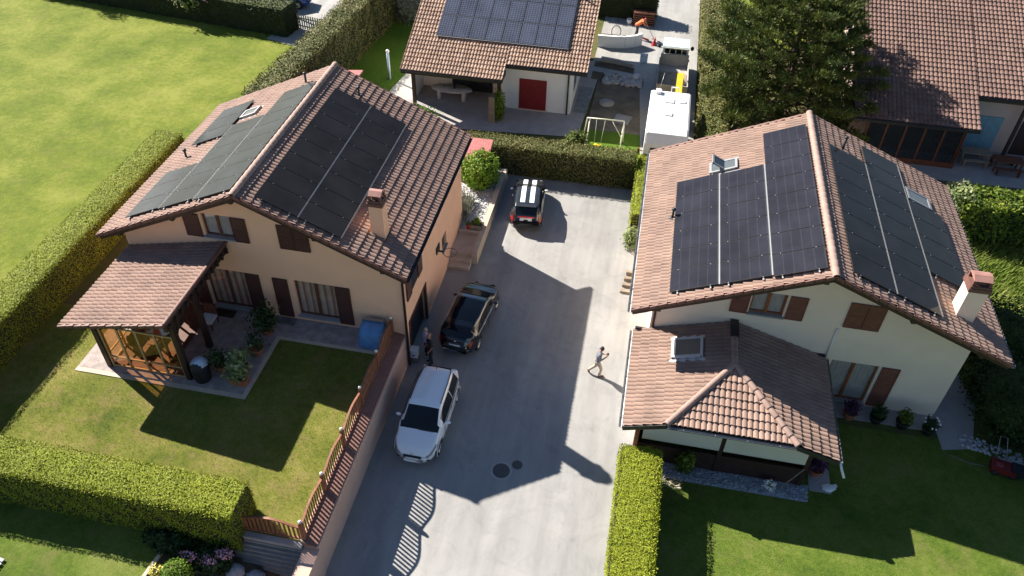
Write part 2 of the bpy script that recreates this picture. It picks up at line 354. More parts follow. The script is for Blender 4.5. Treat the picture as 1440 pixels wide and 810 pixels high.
        if parent is not None: setp(o, parent)
        return o
BOXF = [[0, 1, 3, 2], [4, 6, 7, 5], [0, 4, 5, 1], [2, 3, 7, 6], [0, 2, 6, 4], [1, 5, 7, 3]]
def setp(o, p):
    o.parent = p
    w = Matrix.Translation(p.location) if p.type == 'EMPTY' else Matrix.Identity(4)
    if p.type == 'EMPTY': o.matrix_parent_inverse = (Matrix.Translation(p.location) @ p.rotation_euler.to_matrix().to_4x4()).inverted()
def tag(o, label=None, cat=None, group=None, kind=None):
    for k, v in (('label', label), ('category', cat), ('group', group), ('kind', kind)):
        if v: o[k] = v
    return o
def thing(name, label, cat, loc, group=None):
    o = bpy.data.objects.new(name, None); o.location = loc; o.empty_display_size = .2; C.objects.link(o)
    return tag(o, label, cat, group)
def struct(o): o['kind'] = 'structure'; return o
def dup(root, delta, label, rot=0):
    r = root.copy(); C.objects.link(r); r.location = root.location+Vector(delta); r.rotation_euler.z += rot
    if label: r['label'] = label
    for ch in list(root.children):
        c = ch.copy(); C.objects.link(c); c.parent = r
        for g in ch.children: d = g.copy(); C.objects.link(d); d.parent = c
    return r
def wave(P, f=1., a=1.):
    P = np.asarray(P)*f
    return a*(np.sin(P[..., 0]*1.7+P[..., 1]*2.3+.7)+np.sin(P[..., 1]*3.1-P[..., 2]*2.9+2)+np.sin(P[..., 2]*4.1+P[..., 0]*3.7)+.5*np.sin(P[..., 0]*9.1+P[..., 1]*8.3+P[..., 2]*7.7))/3.

# ------------------------------------------------------------------ roofs
def unit(v): v = np.array(v, float); return v/np.linalg.norm(v)
def tiles(name, parent, m, A, U, D, width, length, lam=.2, course=.345, uL=None, uR=None, amp=.022, step=.050, ns=6):
    """A: ridge corner, U: unit along ridge, D: unit down slope"""
    A, U, D = np.array(A, float), unit(U), unit(D); Nn = np.cross(U, D); Nn = Nn if Nn[2] > 0 else -Nn
    K = int(round(length/course)); c = length/K; us = np.arange(0, width+1e-6, lam/ns)
    rows = []; meta = []
    for k in range(K):
        for d, h in ((k*c, 0.), ((k+1)*c, step), ((k+1)*c+.001, -.004)): rows.append((d, h, k))
    V = []; UV = []
    tj = rng.normal(0, .0035, (K, int(width/lam)+3))
    for d, h, k in rows:
        u = us.copy()
        if uL: u = np.maximum(u, uL(d))
        if uR: u = np.minimum(u, uR(d))
        ph = (us/lam) % 1; w = amp*(np.abs(np.cos(math.pi*ph))**.7*2-1)
        j = tj[k][(us/lam+.5).astype(int)]
        dd = d+(.012*np.sin(us*37+k*2.1) if h else 0)
        V.append(A+np.outer(u, U)+np.outer(dd*np.ones_like(u), D)+np.outer(h+w+(j if h else j*.3), Nn)); UV.append(np.stack([us/lam+.5, np.full_like(us, k+.5)], 1))
    n = len(us); r = len(rows); V = np.concatenate(V); UV = np.concatenate(UV)
    i, j = np.meshgrid(np.arange(r-1), np.arange(n-1), indexing='ij'); a = (i*n+j).ravel()
    F = np.stack([a, a+1, a+n+1, a+n], 1)
    # per face uv: constant inside one tile
    fu = UV[a]+np.array([lam/ns/lam*.5, 0]); kk = np.array([rows[q][2] for q in (i.ravel())]); fu[:, 1] = kk+.5
    mb = MB(); mb.add(V, F, 0, False, uv=np.repeat(fu, 4, axis=0))
    return mb.make(name, m, parent)
def ridge_row(mb, A, B, r=.14, seg=.38):
    A, B = np.array(A, float), np.array(B, float); L = np.linalg.norm(B-A); d = (B-A)/L; k = max(1, int(round(L/seg)))
    side = unit(np.cross(d, (0, 0, 1))); up = np.cross(side, d)
    for i in range(k):
        a = A+d*(i*L/k); b = A+d*((i+1)*L/k+.05); V = []
        for p, rr in ((a, r*.84), (a+.02*d, r*.88), (b-.05*d, r*1.03), (b, r)):
            for q in range(9):
                t = math.pi*(-.08+1.16*q/8); V.append(p+rr*(math.cos(t)*side+math.sin(t)*up*.9))
        V += [b+(r*.6)*(math.cos(math.pi*q/8)*side+math.sin(math.pi*q/8)*up*.9) for q in range(9)]
        F = [[x*9+q, x*9+q+1, (x+1)*9+q+1, (x+1)*9+q] for x in range(4) for q in range(8)]
        mb.add(V, F, 0, True)
def verge_row(mb, A, B, out, course=.345, h=.13, w=.13):
    A, B, out = np.array(A, float), np.array(B, float), unit(out); L = np.linalg.norm(B-A); d = (B-A)/L; k = int(round(L/course)); n = unit(np.cross(d, out)); n = n if n[2] > 0 else -n
    for i in range(k):
        a = A+d*(i*L/k); b = A+d*((i+1.08)*L/k)
        mb.obox((a+b)/2-n*h*.28+n*.012*(i % 2)+out*(w*.5-.06), (b-a)/2-n*.014, out*w/2, n*h/2)
def gutter(mb, A, B, r=.075):
    A, B = np.array(A, float), np.array(B, float); d = unit(B-A); side = unit(np.cross(d, (0, 0, 1)))
    V = []
    for p in (A, B):
        for rr in (r, r-.008):
            for q in range(9):
                t = math.pi+math.pi*q/8; V.append(p+rr*(math.cos(t)*side+math.sin(t)*np.array([0, 0, 1])))
    F = [[q, q+1, 18+q+1, 18+q] for q in range(8)]+[[9+q, 27+q, 27+q+1, 9+q+1] for q in range(8)]
    F += [[0, 18, 27, 9], [8, 17, 35, 26]]
    F += [list(range(9))+list(range(17, 8, -1)), list(range(18, 27))+list(range(35, 26, -1))]
    mb.add(V, F, 0, False)
    n = int(np.linalg.norm(B-A)/1.0)
    for i in range(n):
        p = A+(B-A)*(i+.5)/n; mb.obox(p+np.array([0, 0, .004]), d*.015, side*r*1.05, (0, 0, .006))
def slab(mb, A, U, D, w, l, t0=-.05, t1=-.17):
    A, U, D = np.array(A, float), unit(U), unit(D); n = np.cross(U, D); n = n if n[2] > 0 else -n
    mb.obox(A+U*w/2+D*l/2+n*(t0+t1)/2, U*w/2, D*l/2, n*abs(t0-t1)/2)
def panel(parent, A, U, D, u, d, w, l, m='pvA', lift=.13):
    A, U, D = np.array(A, float), unit(U), unit(D); n = np.cross(U, D); n = n if n[2] > 0 else -n
    c = A+U*(u+w/2)+D*(d+l/2)+n*lift; mb = MB()
    mb.obox(c, U*(w/2-.010), D*(l/2-.010), n*.018, 0)
    g = [c+n*.0205+U*i*(w/2-.028)+D*j*(l/2-.028) for i, j in ((-1, -1), (1, -1), (1, 1), (-1, 1))]
    mb.add(g, [[0, 1, 2, 3]] if np.cross(g[1]-g[0], g[2]-g[1])[2] > 0 else [[3, 2, 1, 0]], 1, uv=np.array([(0, 0), (1, 0), (1, 1), (0, 1)], float))
    return mb.make('solar_panel', ['frame_dark', m], parent)
def panels(parent, A, U, D, u0, rows, pitch, d0, l, m='pvA', gap=0):
    for k in range(rows): panel(parent, A, U, D, u0+k*pitch, d0, pitch-.012, l, m)
    A, U, D = np.array(A, float), unit(U), unit(D); n = np.cross(U, D); n = n if n[2] > 0 else -n
    mb = MB()
    for dd in (d0+.3, d0+l-.3): mb.bar(A+U*(u0-.12)+D*dd+n*.085, A+U*(u0+rows*pitch+.1)+D*dd+n*.085, .05, .045, n)
    for k in range(rows+1):
        for dd in (d0+.3, d0+l-.3): mb.obox(A+U*(u0+k*pitch-.006)+D*dd+n*.152, U*.012, D*.018, n*.006)
    mb.make('mounting_rail', 'railgrey', parent)
def strip(parent, A, U, D, u0, u1, d, w=.05):
    A, U, D = np.array(A, float), unit(U), unit(D); n = np.cross(U, D); n = n if n[2] > 0 else -n
    mb = MB(); mb.obox(A+U*(u0+u1)/2+D*d+n*.125, U*(u1-u0)/2, D*w/2, n*.012)
    for s in (-1, 1): mb.obox(A+U*(u0+u1)/2+D*(d+s*w*.7)+n*.145, U*(u1-u0)/2, D*.005, n*.004)
    mb.make('mounting_rail', 'railgrey', parent)
def vent(parent, A, U, D, u, d, h=.45, dark=True):
    A, U, D = np.array(A, float), unit(U), unit(D); p = A+U*u+D*d
    mb = MB(); mb.tube([p+(0, 0, -.05), p+(0, 0, h)], .05, 10); mb.lathe(p+(0, 0, h), [(.05, 0), (.085, .02), (.085, .09), (.03, .12)], 10)
    n = np.cross(U, D); n = n if n[2] > 0 else -n; mb.obox(p+n*.03, U*.16, D*.16, n*.008); mb.make('vent_pipe', 'darkmetal' if dark else 'zinc', parent)
def skylight(parent, A, U, D, u, d, w, l, opened=0, fm='skyframe'):
    A, U, D = np.array(A, float), unit(U), unit(D); n = np.cross(U, D); n = n if n[2] > 0 else -n
    c = A+U*(u+w/2)+D*(d+l/2); mb = MB()
    for s in (-1, 1):
        mb.obox(c+U*s*(w/2)+n*.07, U*.05, D*l/2, n*.07); mb.obox(c+D*s*(l/2)+n*.0715, U*(w/2+.05), D*.05, n*.07)
        mb.obox(c+U*s*(w/2+.14)+n*.03, U*.08, D*(l/2+.12), n*.012)
    fr = mb.make('skylight', fm, parent)
    q = MB(); q.obox(c+n*.11, U*(w/2-.05), D*(l/2-.05), n*.01)
    q.make('pane', 'skyglass', fr)
    if opened:
        a = R(opened); e = D*math.cos(a)+n*math.sin(a); nn = n*math.cos(a)-D*math.sin(a); b = c-D*l*0+n*.16
        q = MB()
        for s in (-1, 1): q.obox(b+U*s*(w/2-.04), U*.04, e*l*.5, nn*.03); q.obox(b+e*s*(l/2-.04), U*w/2, e*.04, nn*.0315)
        sh = q.make('sash', 'railgrey', fr); q = MB(); q.obox(b, U*(w/2-.08), e*(l/2-.08), nn*.01); q.make('sash_pane', 'glass', fr)
def chimney(parent, x, y, zbase, ztop, w=.62, m='stuccoL'):
    mb = MB(); mb.box(x-w/2, x+w/2, y-w/2, y+w/2, zbase, ztop-.2); ch = mb.make('chimney', m, parent)
    mb = MB(); mb.box(x-w/2-.05, x+w/2+.05, y-w/2-.05, y+w/2+.05, ztop-.2, ztop-.05); mb.box(x-w/2-.02, x+w/2+.02, y-w/2-.02, y+w/2+.02, ztop-.05, ztop+.05)
    for s in (-1, 1):
        for t in (-1, 1): mb.box(x+s*(w/2-.06)-.05, x+s*(w/2-.06)+.05, y+t*(w/2-.06)-.05, y+t*(w/2-.06)+.05, ztop+.05, ztop+.26)
    mb.box(x-w/2+.12, x+w/2-.12, y-w/2+.12, y+w/2-.12, ztop+.05, ztop+.25)
    o = w/2-.02; z = ztop+.26
    mb.add([(x-o, y-o, z), (x+o, y-o, z), (x+o, y+o, z), (x-o, y+o, z), (x-o, y-o*.25, z+.13), (x+o, y-o*.25, z+.13), (x+o, y+o*.25, z+.13), (x-o, y+o*.25, z+.13)],
           [[3, 2, 1, 0], [4, 5, 6, 7], [0, 1, 5, 4], [1, 2, 6, 5], [2, 3, 7, 6], [3, 0, 4, 7]], 1)
    mb.make('chimney_cap', ['verge', 'capred'], ch)
    mb = MB(); mb.box(x-w/2-.06, x+w/2+.06, y-w/2-.12, y+w/2+.06, zbase, zbase+.01); mb.make('flashing', 'darkmetal', ch)

def house_body(name, parent, m, xl, xr, y0, y1, z0, roofz, cut):
    """prism with roof-shaped top; cut = boxes taken out for openings"""
    xs = sorted({xl, xr, *[p for p in roofz[0] if xl < p < xr]}); zf = lambda x: float(np.interp(x, *roofz))
    prof = [(xl, z0)]+[(x, zf(x)) for x in xs]+[(xr, z0)]
    n = len(prof); v = [(x, y0, z) for x, z in prof]+[(x, y1, z) for x, z in prof]
    f = [list(range(n)), list(range(n, 2*n))[::-1]]+[[i, n+i, n+(i+1) % n, (i+1) % n] for i in range(n)]
    mb = MB(); mb.add(v, f); o = mb.make(name, m, parent)
    cb = MB()
    for c in cut: cb.box(*c)
    if cut:
        co = cb.make('cutter', m); md = o.modifiers.new('b', 'BOOLEAN'); md.object = co; md.operation = 'DIFFERENCE'; md.solver = 'EXACT'
        dg = bpy.context.evaluated_depsgraph_get(); me = bpy.data.meshes.new_from_object(o.evaluated_get(dg)); o.modifiers.clear(); o.data = me
        bpy.data.objects.remove(co)
    return o
def windowY(parent, x0, x1, z0, z1, y, fm='darkwood', inner='curtain', sill=True, mull=1, dp=.2, label=None):
    """window in a wall facing -Y; recess depth dp"""
    t = .07; mb = MB(); yy = y+dp-.06
    mb.box(x0+.003, x0+t, yy-.03, yy+.03, z0+.003, z1-.003); mb.box(x1-t, x1-.003, yy-.03, yy+.03, z0+.003, z1-.003)
    mb.box(x0+t, x1-t, yy-.028, yy+.03, z0+.003, z0+t); mb.box(x0+t, x1-t, yy-.028, yy+.03, z1-t, z1-.003)
    for k in range(mull):
        xm = x0+(x1-x0)*(k+1)/(mull+1); mb.box(xm-.055, xm+.055, yy-.034, yy+.03, z0+t, z1-t)
    w = mb.make('window', fm, parent)
    mb = MB(); mb.box(x0+t, x1-t, yy-.004, yy+.004, z0+t, z1-t); mb.make('glass', 'pane', w)
    mb = MB(); n = int((x1-x0)/.05); xs = np.linspace(x0+t, x1-t, n); ys = yy+.035+.012*np.sin(np.arange(n)*1.9)
    v = [(x, q, z0+t*.7) for x, q in zip(xs, ys)]+[(x, q, z1-t*.7) for x, q in zip(xs, ys)]
    mb.add(v, [[i, i+1, n+i+1, n+i] for i in range(n-1)], 0, True); mb.make('curtain', inner, w)
    if sill: mb = MB(); mb.box(x0-.06, x1+.06, y-.10, y+dp-.09, z0-.06, z0+.012); mb.make('sill', 'slabblue', w)
def shutterY(parent, x0, x1, z0, z1, y, m='shutter'):
    mb = MB(); mb.box(x0, x1, y-.055, y-.015, z0, z1)
    mb.box(x0, x0+.06, y-.068, y-.0552, z0, z1); mb.box(x1-.06, x1, y-.068, y-.0552, z0, z1)
    for z in (z0, (z0+z1)/2-.03, z1-.06): mb.box(x0+.06, x1-.06, y-.066, y-.0552, z, z+.06)
    k = int((z1-z0)/.075)
    for i in range(k):
        z = z0+.05+(z1-z0-.1)*i/k; mb.add([(x0+.06, y-.056, z+.05), (x1-.06, y-.056, z+.05), (x1-.06, y-.064, z), (x0+.06, y-.064, z)], [[0, 1, 2, 3]])
    mb.make('shutter', m, parent)
def gable_roof(parent, tm, xl, zl, xr_, zr_, xr, zr, y0, y1, wall_y, vm='verge'):
    """xl,zl left eave; xr,zr ridge; xr_,zr_ right eave. returns slope frames"""
    fr = []
    for xe, ze, nm in ((xl, zl, 'L'), (xr_, zr_, 'R')):
        D = unit((xe-xr, 0, ze-zr)); L = math.hypot(xe-xr, ze-zr); A = (xr, y0, zr)
        tiles('roof_tiles', parent, tm, A, (0, 1, 0), D, y1-y0, L)
        fr.append((np.array(A), np.array([0, 1., 0]), D, L))
    mb = MB()
    for A, U, D, L in fr: slab(mb, A-D*.0, U, D, y1-y0-.02, L-.02)
    mb.make('roof_boarding', 'darkwood', parent)
    mb = MB(); ridge_row(mb, (xr, y0-.08, zr+.02), (xr, y1+.02, zr+.02)); mb.make('ridge_tiles', 'ridge', parent)
    for A, U, D, L in fr:
        for B, o_ in ((A, -1), (A+U*(y1-y0), 1)): mb = MB(); verge_row(mb, B, B+D*L, (0, o_, 0)); mb.make('verge_tiles', vm, parent)
    mb = MB()
    for A, U, D, L in fr:
        n = np.array([0, 0, 1.]); mb.bar(A+(0, .02, -.2), A+D*(L-.05)+(0, .02, -.2), .05, .16, n)
    mb.make('barge_board', 'darkwood', parent)
    mb = MB()
    for (A, U, D, L), f in ((fr[0], (0.03, .45, .85)), (fr[1], (.45, .85))):
        for q in f:
            p = A+D*L*q+(0, 0, -.28); mb.box(p[0]-.08, p[0]+.08, y0+.03, wall_y, p[2]-.1, p[2]+.1)
    mb.make('purlin', 'darkwood', parent)
    return fr

# ================================================================== LEFT HOUSE
ZG = 1.72        # garden terrace level left, driveway is 0, right garden .3
H1 = thing('house', 'peach rendered house beside the raised garden, brown shutters, solar panels on both roof slopes', 'house', (-14.3, 27, 0))
XR, ZR = -14.37, 8.33
rz = ((-20.8, XR, -7.95), (5.28, 8.13, 5.28))
cuts = [(-16.35, -15.12, 22.1, 22.4, 5.68, 6.8), (-13.2, -11.95, 22.1, 22.3, 5.62, 6.75), (-16.9, -15.1, 22.1, 22.4, 1.86, 3.95), (-13.0, -11.23, 22.1, 22.4, 2.0, 3.95),
        (-8.6, -8.2, 22.65, 25.1, -.5, 2.1), (-8.55, -8.2, 28.0, 28.75, 1.55, 2.35)]
house_body('wall', H1, 'stuccoL', -20.05, -8.35, 22.2, 31.9, -.3, rz, cuts)
F = gable_roof(H1, 'tileL', -20.8, 5.43, -7.93, 5.43, XR, ZR, 21.62, 32.3, 22.2)
(A, U, DL, LL), (_, _, DR, LR) = F
A0 = np.array([XR, 0, ZR]); Uy = np.array([0, 1., 0])
for d in (.68, 2.45): panels(H1, A0, Uy, DR, 21.95, 8, 1.072, d, 1.73)
strip(H1, A0, Uy, DR, 21.95, 30.5, 2.43, .02)
strip(H1, A0, Uy, DR, 21.95, 30.5, 4.20, .02)
panels(H1, A0, Uy, DL, 21.88, 8, 1.08, .12, 1.84, 'pvD'); panels(H1, A0, Uy, DL, 22.02, 6, 1.08, 2.02, 1.84, 'pvD')
panels(H1, A0, Uy, DL, 22.1, 3, 1.1, 3.92, 1.86, 'pvD'); panels(H1, A0, Uy, DL, 27.65, 3, 1.09, 3.98, 1.86, 'pvD')
strip(H1, A0, Uy, DL, 21.9, 28.5, 1.99, .03); strip(H1, A0, Uy, DL, 22.05, 28.5, 3.89, .03)
skylight(H1, A0, Uy, DL, 29.2, 3.05, .6, .8, 0, 'zinc')
vent(H1, A0, Uy, DL, 26.7, 5.6, .35); vent(H1, A0, Uy, DL, 31.1, 1.1, .45); vent(H1, A0, Uy, DR, 31.0, 1.7, .35)
chimney(H1, -9.45, 23.35, 6.0, 7.75, .54, 'stuccoL')
mb = MB(); gutter(mb, (-7.88, 21.6, 5.36), (-7.88, 32.3, 5.36)); mb.make('gutter', 'darkmetal', H1); mb = MB(); gutter(mb, (-20.86, 32.3, 5.36), (-20.86, 21.6, 5.36)); mb.make('gutter', 'darkmetal', H1)
mb = MB(); mb.tube([(-7.92, 22.0, 5.3), (-8.2, 22.1, 4.95), (-8.3, 22.12, 4.7), (-8.3, 22.12, .05)], .055, 10); mb.make('downpipe', 'darkwood', H1)
windowY(H1, -16.35, -15.12, 5.68, 6.8, 22.2, 'redwood', 'curtain2'); windowY(H1, -16.9, -15.1, 1.86, 3.95, 22.2, 'redwood', 'curtain', mull=1); windowY(H1, -13.0, -11.23, 2.0, 3.95, 22.2, 'redwood', 'curtain')
for x0, x1, z0, z1 in ((-17.12, -16.45, 5.62, 6.72), (-15.1, -14.48, 5.62, 6.8), (-15.09, -14.48, 1.84, 3.95), (-17.6, -16.98, 1.84, 3.95), (-13.9, -13.26, 1.84, 3.93), (-11.2, -10.59, 1.9, 3.95)):
    shutterY(H1, x0, x1, z0, z1, 22.2)
for x0, x1 in ((-13.2, -12.58), (-12.57, -11.95)): shutterY(H1, x0, x1, 5.6, 6.76, 22.2)
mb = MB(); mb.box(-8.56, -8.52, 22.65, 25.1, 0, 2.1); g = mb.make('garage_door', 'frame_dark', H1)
mb = MB()
for y in (22.62, 25.1): mb.box(-8.42, -8.31, y-.06, y+.06, 0, 2.16)
mb.box(-8.42, -8.312, 22.68, 25.04, 2.1, 2.16); mb.make('garage_frame', 'redwood', H1)
# side wall windows (facing the driveway) with dark shutters
def sidewin(y0, y1, z0, z1):
    mb = MB(); mb.box(-8.37, -8.33, y0, y1, z0, z1); w = mb.make('window', 'darkwood', H1)
    mb = MB(); mb.box(-8.329, -8.322, y0+.08, y1-.08, z0+.08, z1-.08); mb.make('glass', 'glass', w)
    for a, b in ((y0-.62, y0-.02), (y1+.02, y1+.62)):
        mb = MB(); mb.box(-8.33, -8.28, a, b, z0, z1); mb.make('shutter', 'shutter', H1)
sidewin(23.2, 24.1, 3.3, 4.5)
mb = MB(); mb.box(-8.5, -8.46, 28.0, 28.75, 1.55, 2.35); w = mb.make('window', 'glass', H1)
mb = MB(); mb.box(-8.37, -8.27, 27.95, 28.8, 1.49, 1.55); mb.make('sill', 'slabblue', w)

# ---- covered terrace of the left house (own roof on posts)
PG = thing('pergola', 'covered terrace with tiled lean-to roof on dark posts and golden glazed screens', 'pergola', (-17.7, 20, ZG))
PA = (-15.55, 17.35, 5.5); PD = unit((-4.45, 0, -.93)); PL = math.hypot(4.45, .93)
tiles('roof_tiles', PG, 'tileL', PA, (0, 1, 0), PD, 4.8, PL)
mb = MB(); slab(mb, PA, (0, 1, 0), PD, 4.78, PL); mb.make('roof_boarding', 'darkwood', PG)
mb = MB(); A_ = np.array(PA); verge_row(mb, A_, A_+PD*PL, (0, -1, 0)); mb.make('verge_tiles', 'verge', PG)
mb = MB(); ridge_row(mb, A_+(.0, 0, 0), A_+(0, 4.8, 0), .09); mb.make('top_tiles', 'verge', PG)
mb = MB()
for i in range(12): y = 17.5+i*.4; mb.box(-15.72, -15.42, y, y+.1, 5.12, 5.34)
for i in range(7): q = A_+PD*(.1+i*.7)+(0, 0, -.28); mb.bar(q+(0, .1, 0), q+(0, 4.7, 0), .09, .13)
mb.bar((-15.6, 17.4, 5.2), (-15.6, 22.1, 5.2), .14, .26); mb.bar((-19.4, 17.7, 4.25), (-19.4, 22.1, 4.25), .14, .2); mb.bar((-19.4, 18.15, 4.3), (-15.7, 18.15, 5.0), .12, .2)
mb.make('rafters', 'darkwood', PG)
for x, y, zt in ((-19.35, 18.15, 4.3), (-15.95, 18.15, 5.05), (-16.0, 19.9, 5.05), (-19.35, 22.0, 4.3)):
    mb = MB(); mb.box(x-.1, x+.1, y-.1, y+.1, ZG, zt); mb.make('post', 'darkwood', PG)
mb = MB(); mb.bar((-15.95, 19.9, 4.1), (-15.95, 20.7, 4.95), .12, .12); mb.make('brace', 'darkwood', PG); mb = MB(); mb.bar((-15.95, 18.2, 4.0), (-15.95, 18.9, 4.95), .12, .12); mb.make('brace', 'darkwood', PG)
# glazed screens, front (along x) and left side (along y)
def screen(n, a, b, z0, z1):
    a, b = np.array(a, float), np.array(b, float); mb = MB(); w = .07
    for k in range(n+1): p = a+(b-a)*k/n; mb.bar((*p, z0), (*p, z1), w, w)
    for z in (z0+.05, z0+.55, z1-.05): mb.bar((*a, z), (*b, z), w*.8, w*.8)
    f = mb.make('glazed_screen', 'palewood', PG); mb = MB(); mb.bar((*a, (z0+z1)/2), (*b, (z0+z1)/2), .008, z1-z0-.1); mb.make('glass', 'amberpane' if a[1] == b[1] else 'pane', f)
screen(4, (-19.2, 18.15), (-16.1, 18.15), ZG+.02, 4.0); screen(4, (-19.35, 18.35), (-19.35, 21.9), ZG+.02, 3.9)
mb = MB(); mb.box(-19.3, -16.95, 18.25, 22.1, ZG+.012, ZG+.03); struct(mb.make('wooden_deck', 'redwood'))
# furniture in the covered terrace
t = thing('bench', 'long wooden bench inside the glazed terrace, under the tiled lean-to', 'bench', (-18.6, 20.0, ZG))
mb = MB(); mb.box(-18.85, -18.4, 18.9, 21.3, ZG+.40, ZG+.45); mb.make('seat', 'oak', t)
mb = MB(); mb.box(-18.9, -18.85, 18.9, 21.3, ZG+.45, ZG+.9); mb.make('backrest', 'oak', t)
for y in (19.0, 21.2):
    mb = MB(); mb.box(-18.82, -18.45, y-.04, y+.04, ZG, ZG+.4); mb.make('leg', 'redwood', t)
t = thing('dining_table', 'wooden table inside the glazed terrace beside the bench', 'table', (-17.6, 19.8, ZG))
mb = MB(); mb.box(-18.0, -17.2, 18.9, 20.9, ZG+.71, ZG+.75); mb.make('table_top', 'redwood', t)
for x in (-17.9, -17.3):
    for y in (19.05, 20.75): mb = MB(); mb.box(x-.04, x+.04, y-.04, y+.04, ZG, ZG+.71); mb.make('leg', 'redwood', t)
t = thing('armchair', 'white and wooden garden armchair behind the right terrace post', 'chair', (-16.55, 21.0, ZG))
mb = MB(); mb.box(-16.85, -16.3, 20.75, 21.3, ZG+.36, ZG+.46); mb.make('cushion', 'white', t)
mb = MB(); mb.box(-16.85, -16.3, 21.3, 21.38, ZG+.4, ZG+1.0); mb.make('backrest', 'redwood', t)
for x in (-16.82, -16.33):
    for y in (20.78, 21.32): mb = MB(); mb.box(x-.03, x+.03, y-.03, y+.03, ZG, ZG+.36); mb.make('leg', 'redwood', t)
t = thing('parasol', 'orange and white parasol standing inside the covered terrace', 'parasol', (-17.1, 18.75, ZG))
mb = MB()
for k in range(8):
    a0, a1 = math.pi*k/4, math.pi*(k+1)/4
    mb.add([(-17.1, 18.75, 4.0), (-17.1+.55*math.cos(a0), 18.75+.5*math.sin(a0), 3.6), (-17.1+.55*math.cos(a1), 18.75+.5*math.sin(a1), 3.6)], [[0, 1, 2]], k % 2)
mb.make('canopy', ['orange', 'white'], t)
mb = MB(); mb.tube([(-17.1, 18.75, ZG), (-17.1, 18.75, 4.02)], .025, 8); mb.make('pole', 'white', t)

# ================================================================== GROUND
mb = MB(); mb.sheet([(-160, -40), (1.3, -40), (1.3, 39.1), (160, 39.1), (160, 220), (-160, 220)], -.03); struct(mb.make('ground', 'rough'))
mb = MB(); mb.sheet([(1.3, -40), (153, -40), (153, 37.4), (1.3, 37.4)], .27); struct(mb.make('lower_ground', 'rough'))
mb = MB(); mb.sheet([(-8.62, 2), (1.25, 2), (1.25, 19), (1.6, 19), (1.6, 33), (.3, 33), (.05, 37.6), (-9.5, 37.6), (-9.5, 30), (-8.62, 30)], 0); struct(mb.make('driveway', 'asphalt'))
def block(name, poly, z, m, zb=-.02):
    mb = MB(); mb.prism(poly, zb, z, 0); return struct(mb.make(name, m))
block('garden_lawn', [(-23.4, 12.35), (-8.92, 12.35), (-8.92, 21.0), (-23.4, 21.0)], 1.7, 'lawnB')
block('side_lawn', [(-23.4, 21.0), (-8.92, 21.0), (-8.92, 33.0), (-21.2, 33.4), (-23.4, 33.4)], 1.7, 'rough')
block('meadow_lawn', [(-120, 8), (-23.4, 8), (-23.4, 33.4), (-21.2, 33.4), (-21.6, 39), (-21.4, 49.8), (-24.4, 48.7), (-46, 51.6), (-120, 61)], 1.7, 'lawnA')
block('upper_street', [(-120, 61), (-46, 51.6), (-24.4, 48.7), (-21.4, 49.8), (-20.4, 60), (-21, 120), (-120, 120)], 1.698, 'road')
block('lower_lawn', [(-60, 2), (-12.6, 2), (-13.2, 10.6), (-14.4, 12.6), (-60, 12.6)], 1.4, 'lawnC')
mb = MB(); mb.add([(-12.598, 2, 1.3), (-8.6, 2, .35), (-8.6, 12.3, .35), (-14.39, 12.6, 1.42), (-13.19, 10.6, 1.38), (-10.6, 11.3, .9)], [[0, 1, 5], [1, 2, 5], [2, 3, 5], [3, 4, 5], [4, 0, 5]]); struct(mb.make('flower_bed', 'soil'))
mb = MB(); mb.prism([(-20.6, 17.8), (-13.6, 17.8), (-13.6, 21.05), (-9.0, 21.05), (-9.0, 22.2), (-20.6, 22.2)], 1.6, ZG+.01); struct(mb.make('terrace', 'porphyry'))
mb = MB(); mb.prism([(-20.6, 17.6), (-13.42, 17.6), (-13.42, 20.9), (-9.0, 20.9), (-9.0, 21.05), (-13.6, 21.05), (-13.6, 17.8), (-20.6, 17.8)], 1.6, ZG+.012); struct(mb.make('terrace_edging', 'steptile'))
block('right_lawn', [(2.5, 2), (60, 2), (60, 22.4), (2.5, 22.4)], .3, 'lawnC')
block('right_side_ground', [(1.6, 22.4), (60, 22.4), (60, 37.5), (1.6, 37.5)], .296, 'rough')
block('right_edge_ground', [(1.25, 2), (2.5, 2), (2.5, 22.4), (1.25, 22.4)], .2, 'soil')
mb = MB(); mb.prism([(9.2, 22.75), (13.35, 22.75), (13.4, 21.9), (14.6, 22.2), (15.2, 24.6), (14.9, 27), (13.4, 27), (13.4, 23.6), (9.2, 23.6)], .2, .312); struct(mb.make('terrace', 'slabblue'))
mb = MB(); mb.prism([(8.1, 18.9), (8.9, 18.9), (8.9, 23), (8.1, 23)], .2, .316); struct(mb.make('paving', 'slabblue'))
mb = MB(); mb.prism([(2.55, 18.35), (7.9, 18.35), (8.1, 19.1), (2.55, 19.1)], .2, .318); struct(mb.make('gravel_strip', 'bluestone'))
# back gardens
def flat(name, poly, z, m): mb = MB(); mb.sheet(poly, z); return struct(mb.make(name, m))
flat('back_lawn', [(-21.3, 33.4), (-9.5, 33.4), (-9.5, 38.6), (-15.6, 41), (-15.6, 47.0), (-14.0, 60), (-21.3, 60)], .004, 'lawnD')
flat('patio', [(-15.6, 43.0), (-11.3, 41.6), (-3.7, 42.3), (-3.2, 53), (-15.6, 49)], .010, 'slabblue')
flat('patio_path', [(-17.3, 40), (-15.2, 40), (-14.7, 48), (-16.2, 48)], .014, 'concrete')
flat('earth_patch', [(-3.3, 43.2), (.2, 43.2), (-.1, 51), (-3.3, 51)], .008, 'mud')
flat('play_lawn', [(-3.2, 38.6), (.4, 38.6), (.4, 43.4), (-3.2, 43.4)], .013, 'lawnD')
flat('side_road', [(-.4, 49), (.4, 38.6), (3.28, 38.6), (3.3, 120), (-.6, 120), (-.6, 57)], .018, 'road')
flat('yard', [(-3.9, 50.9), (.5, 50.9), (.5, 60.6), (-3.9, 60.6)], .022, 'road')
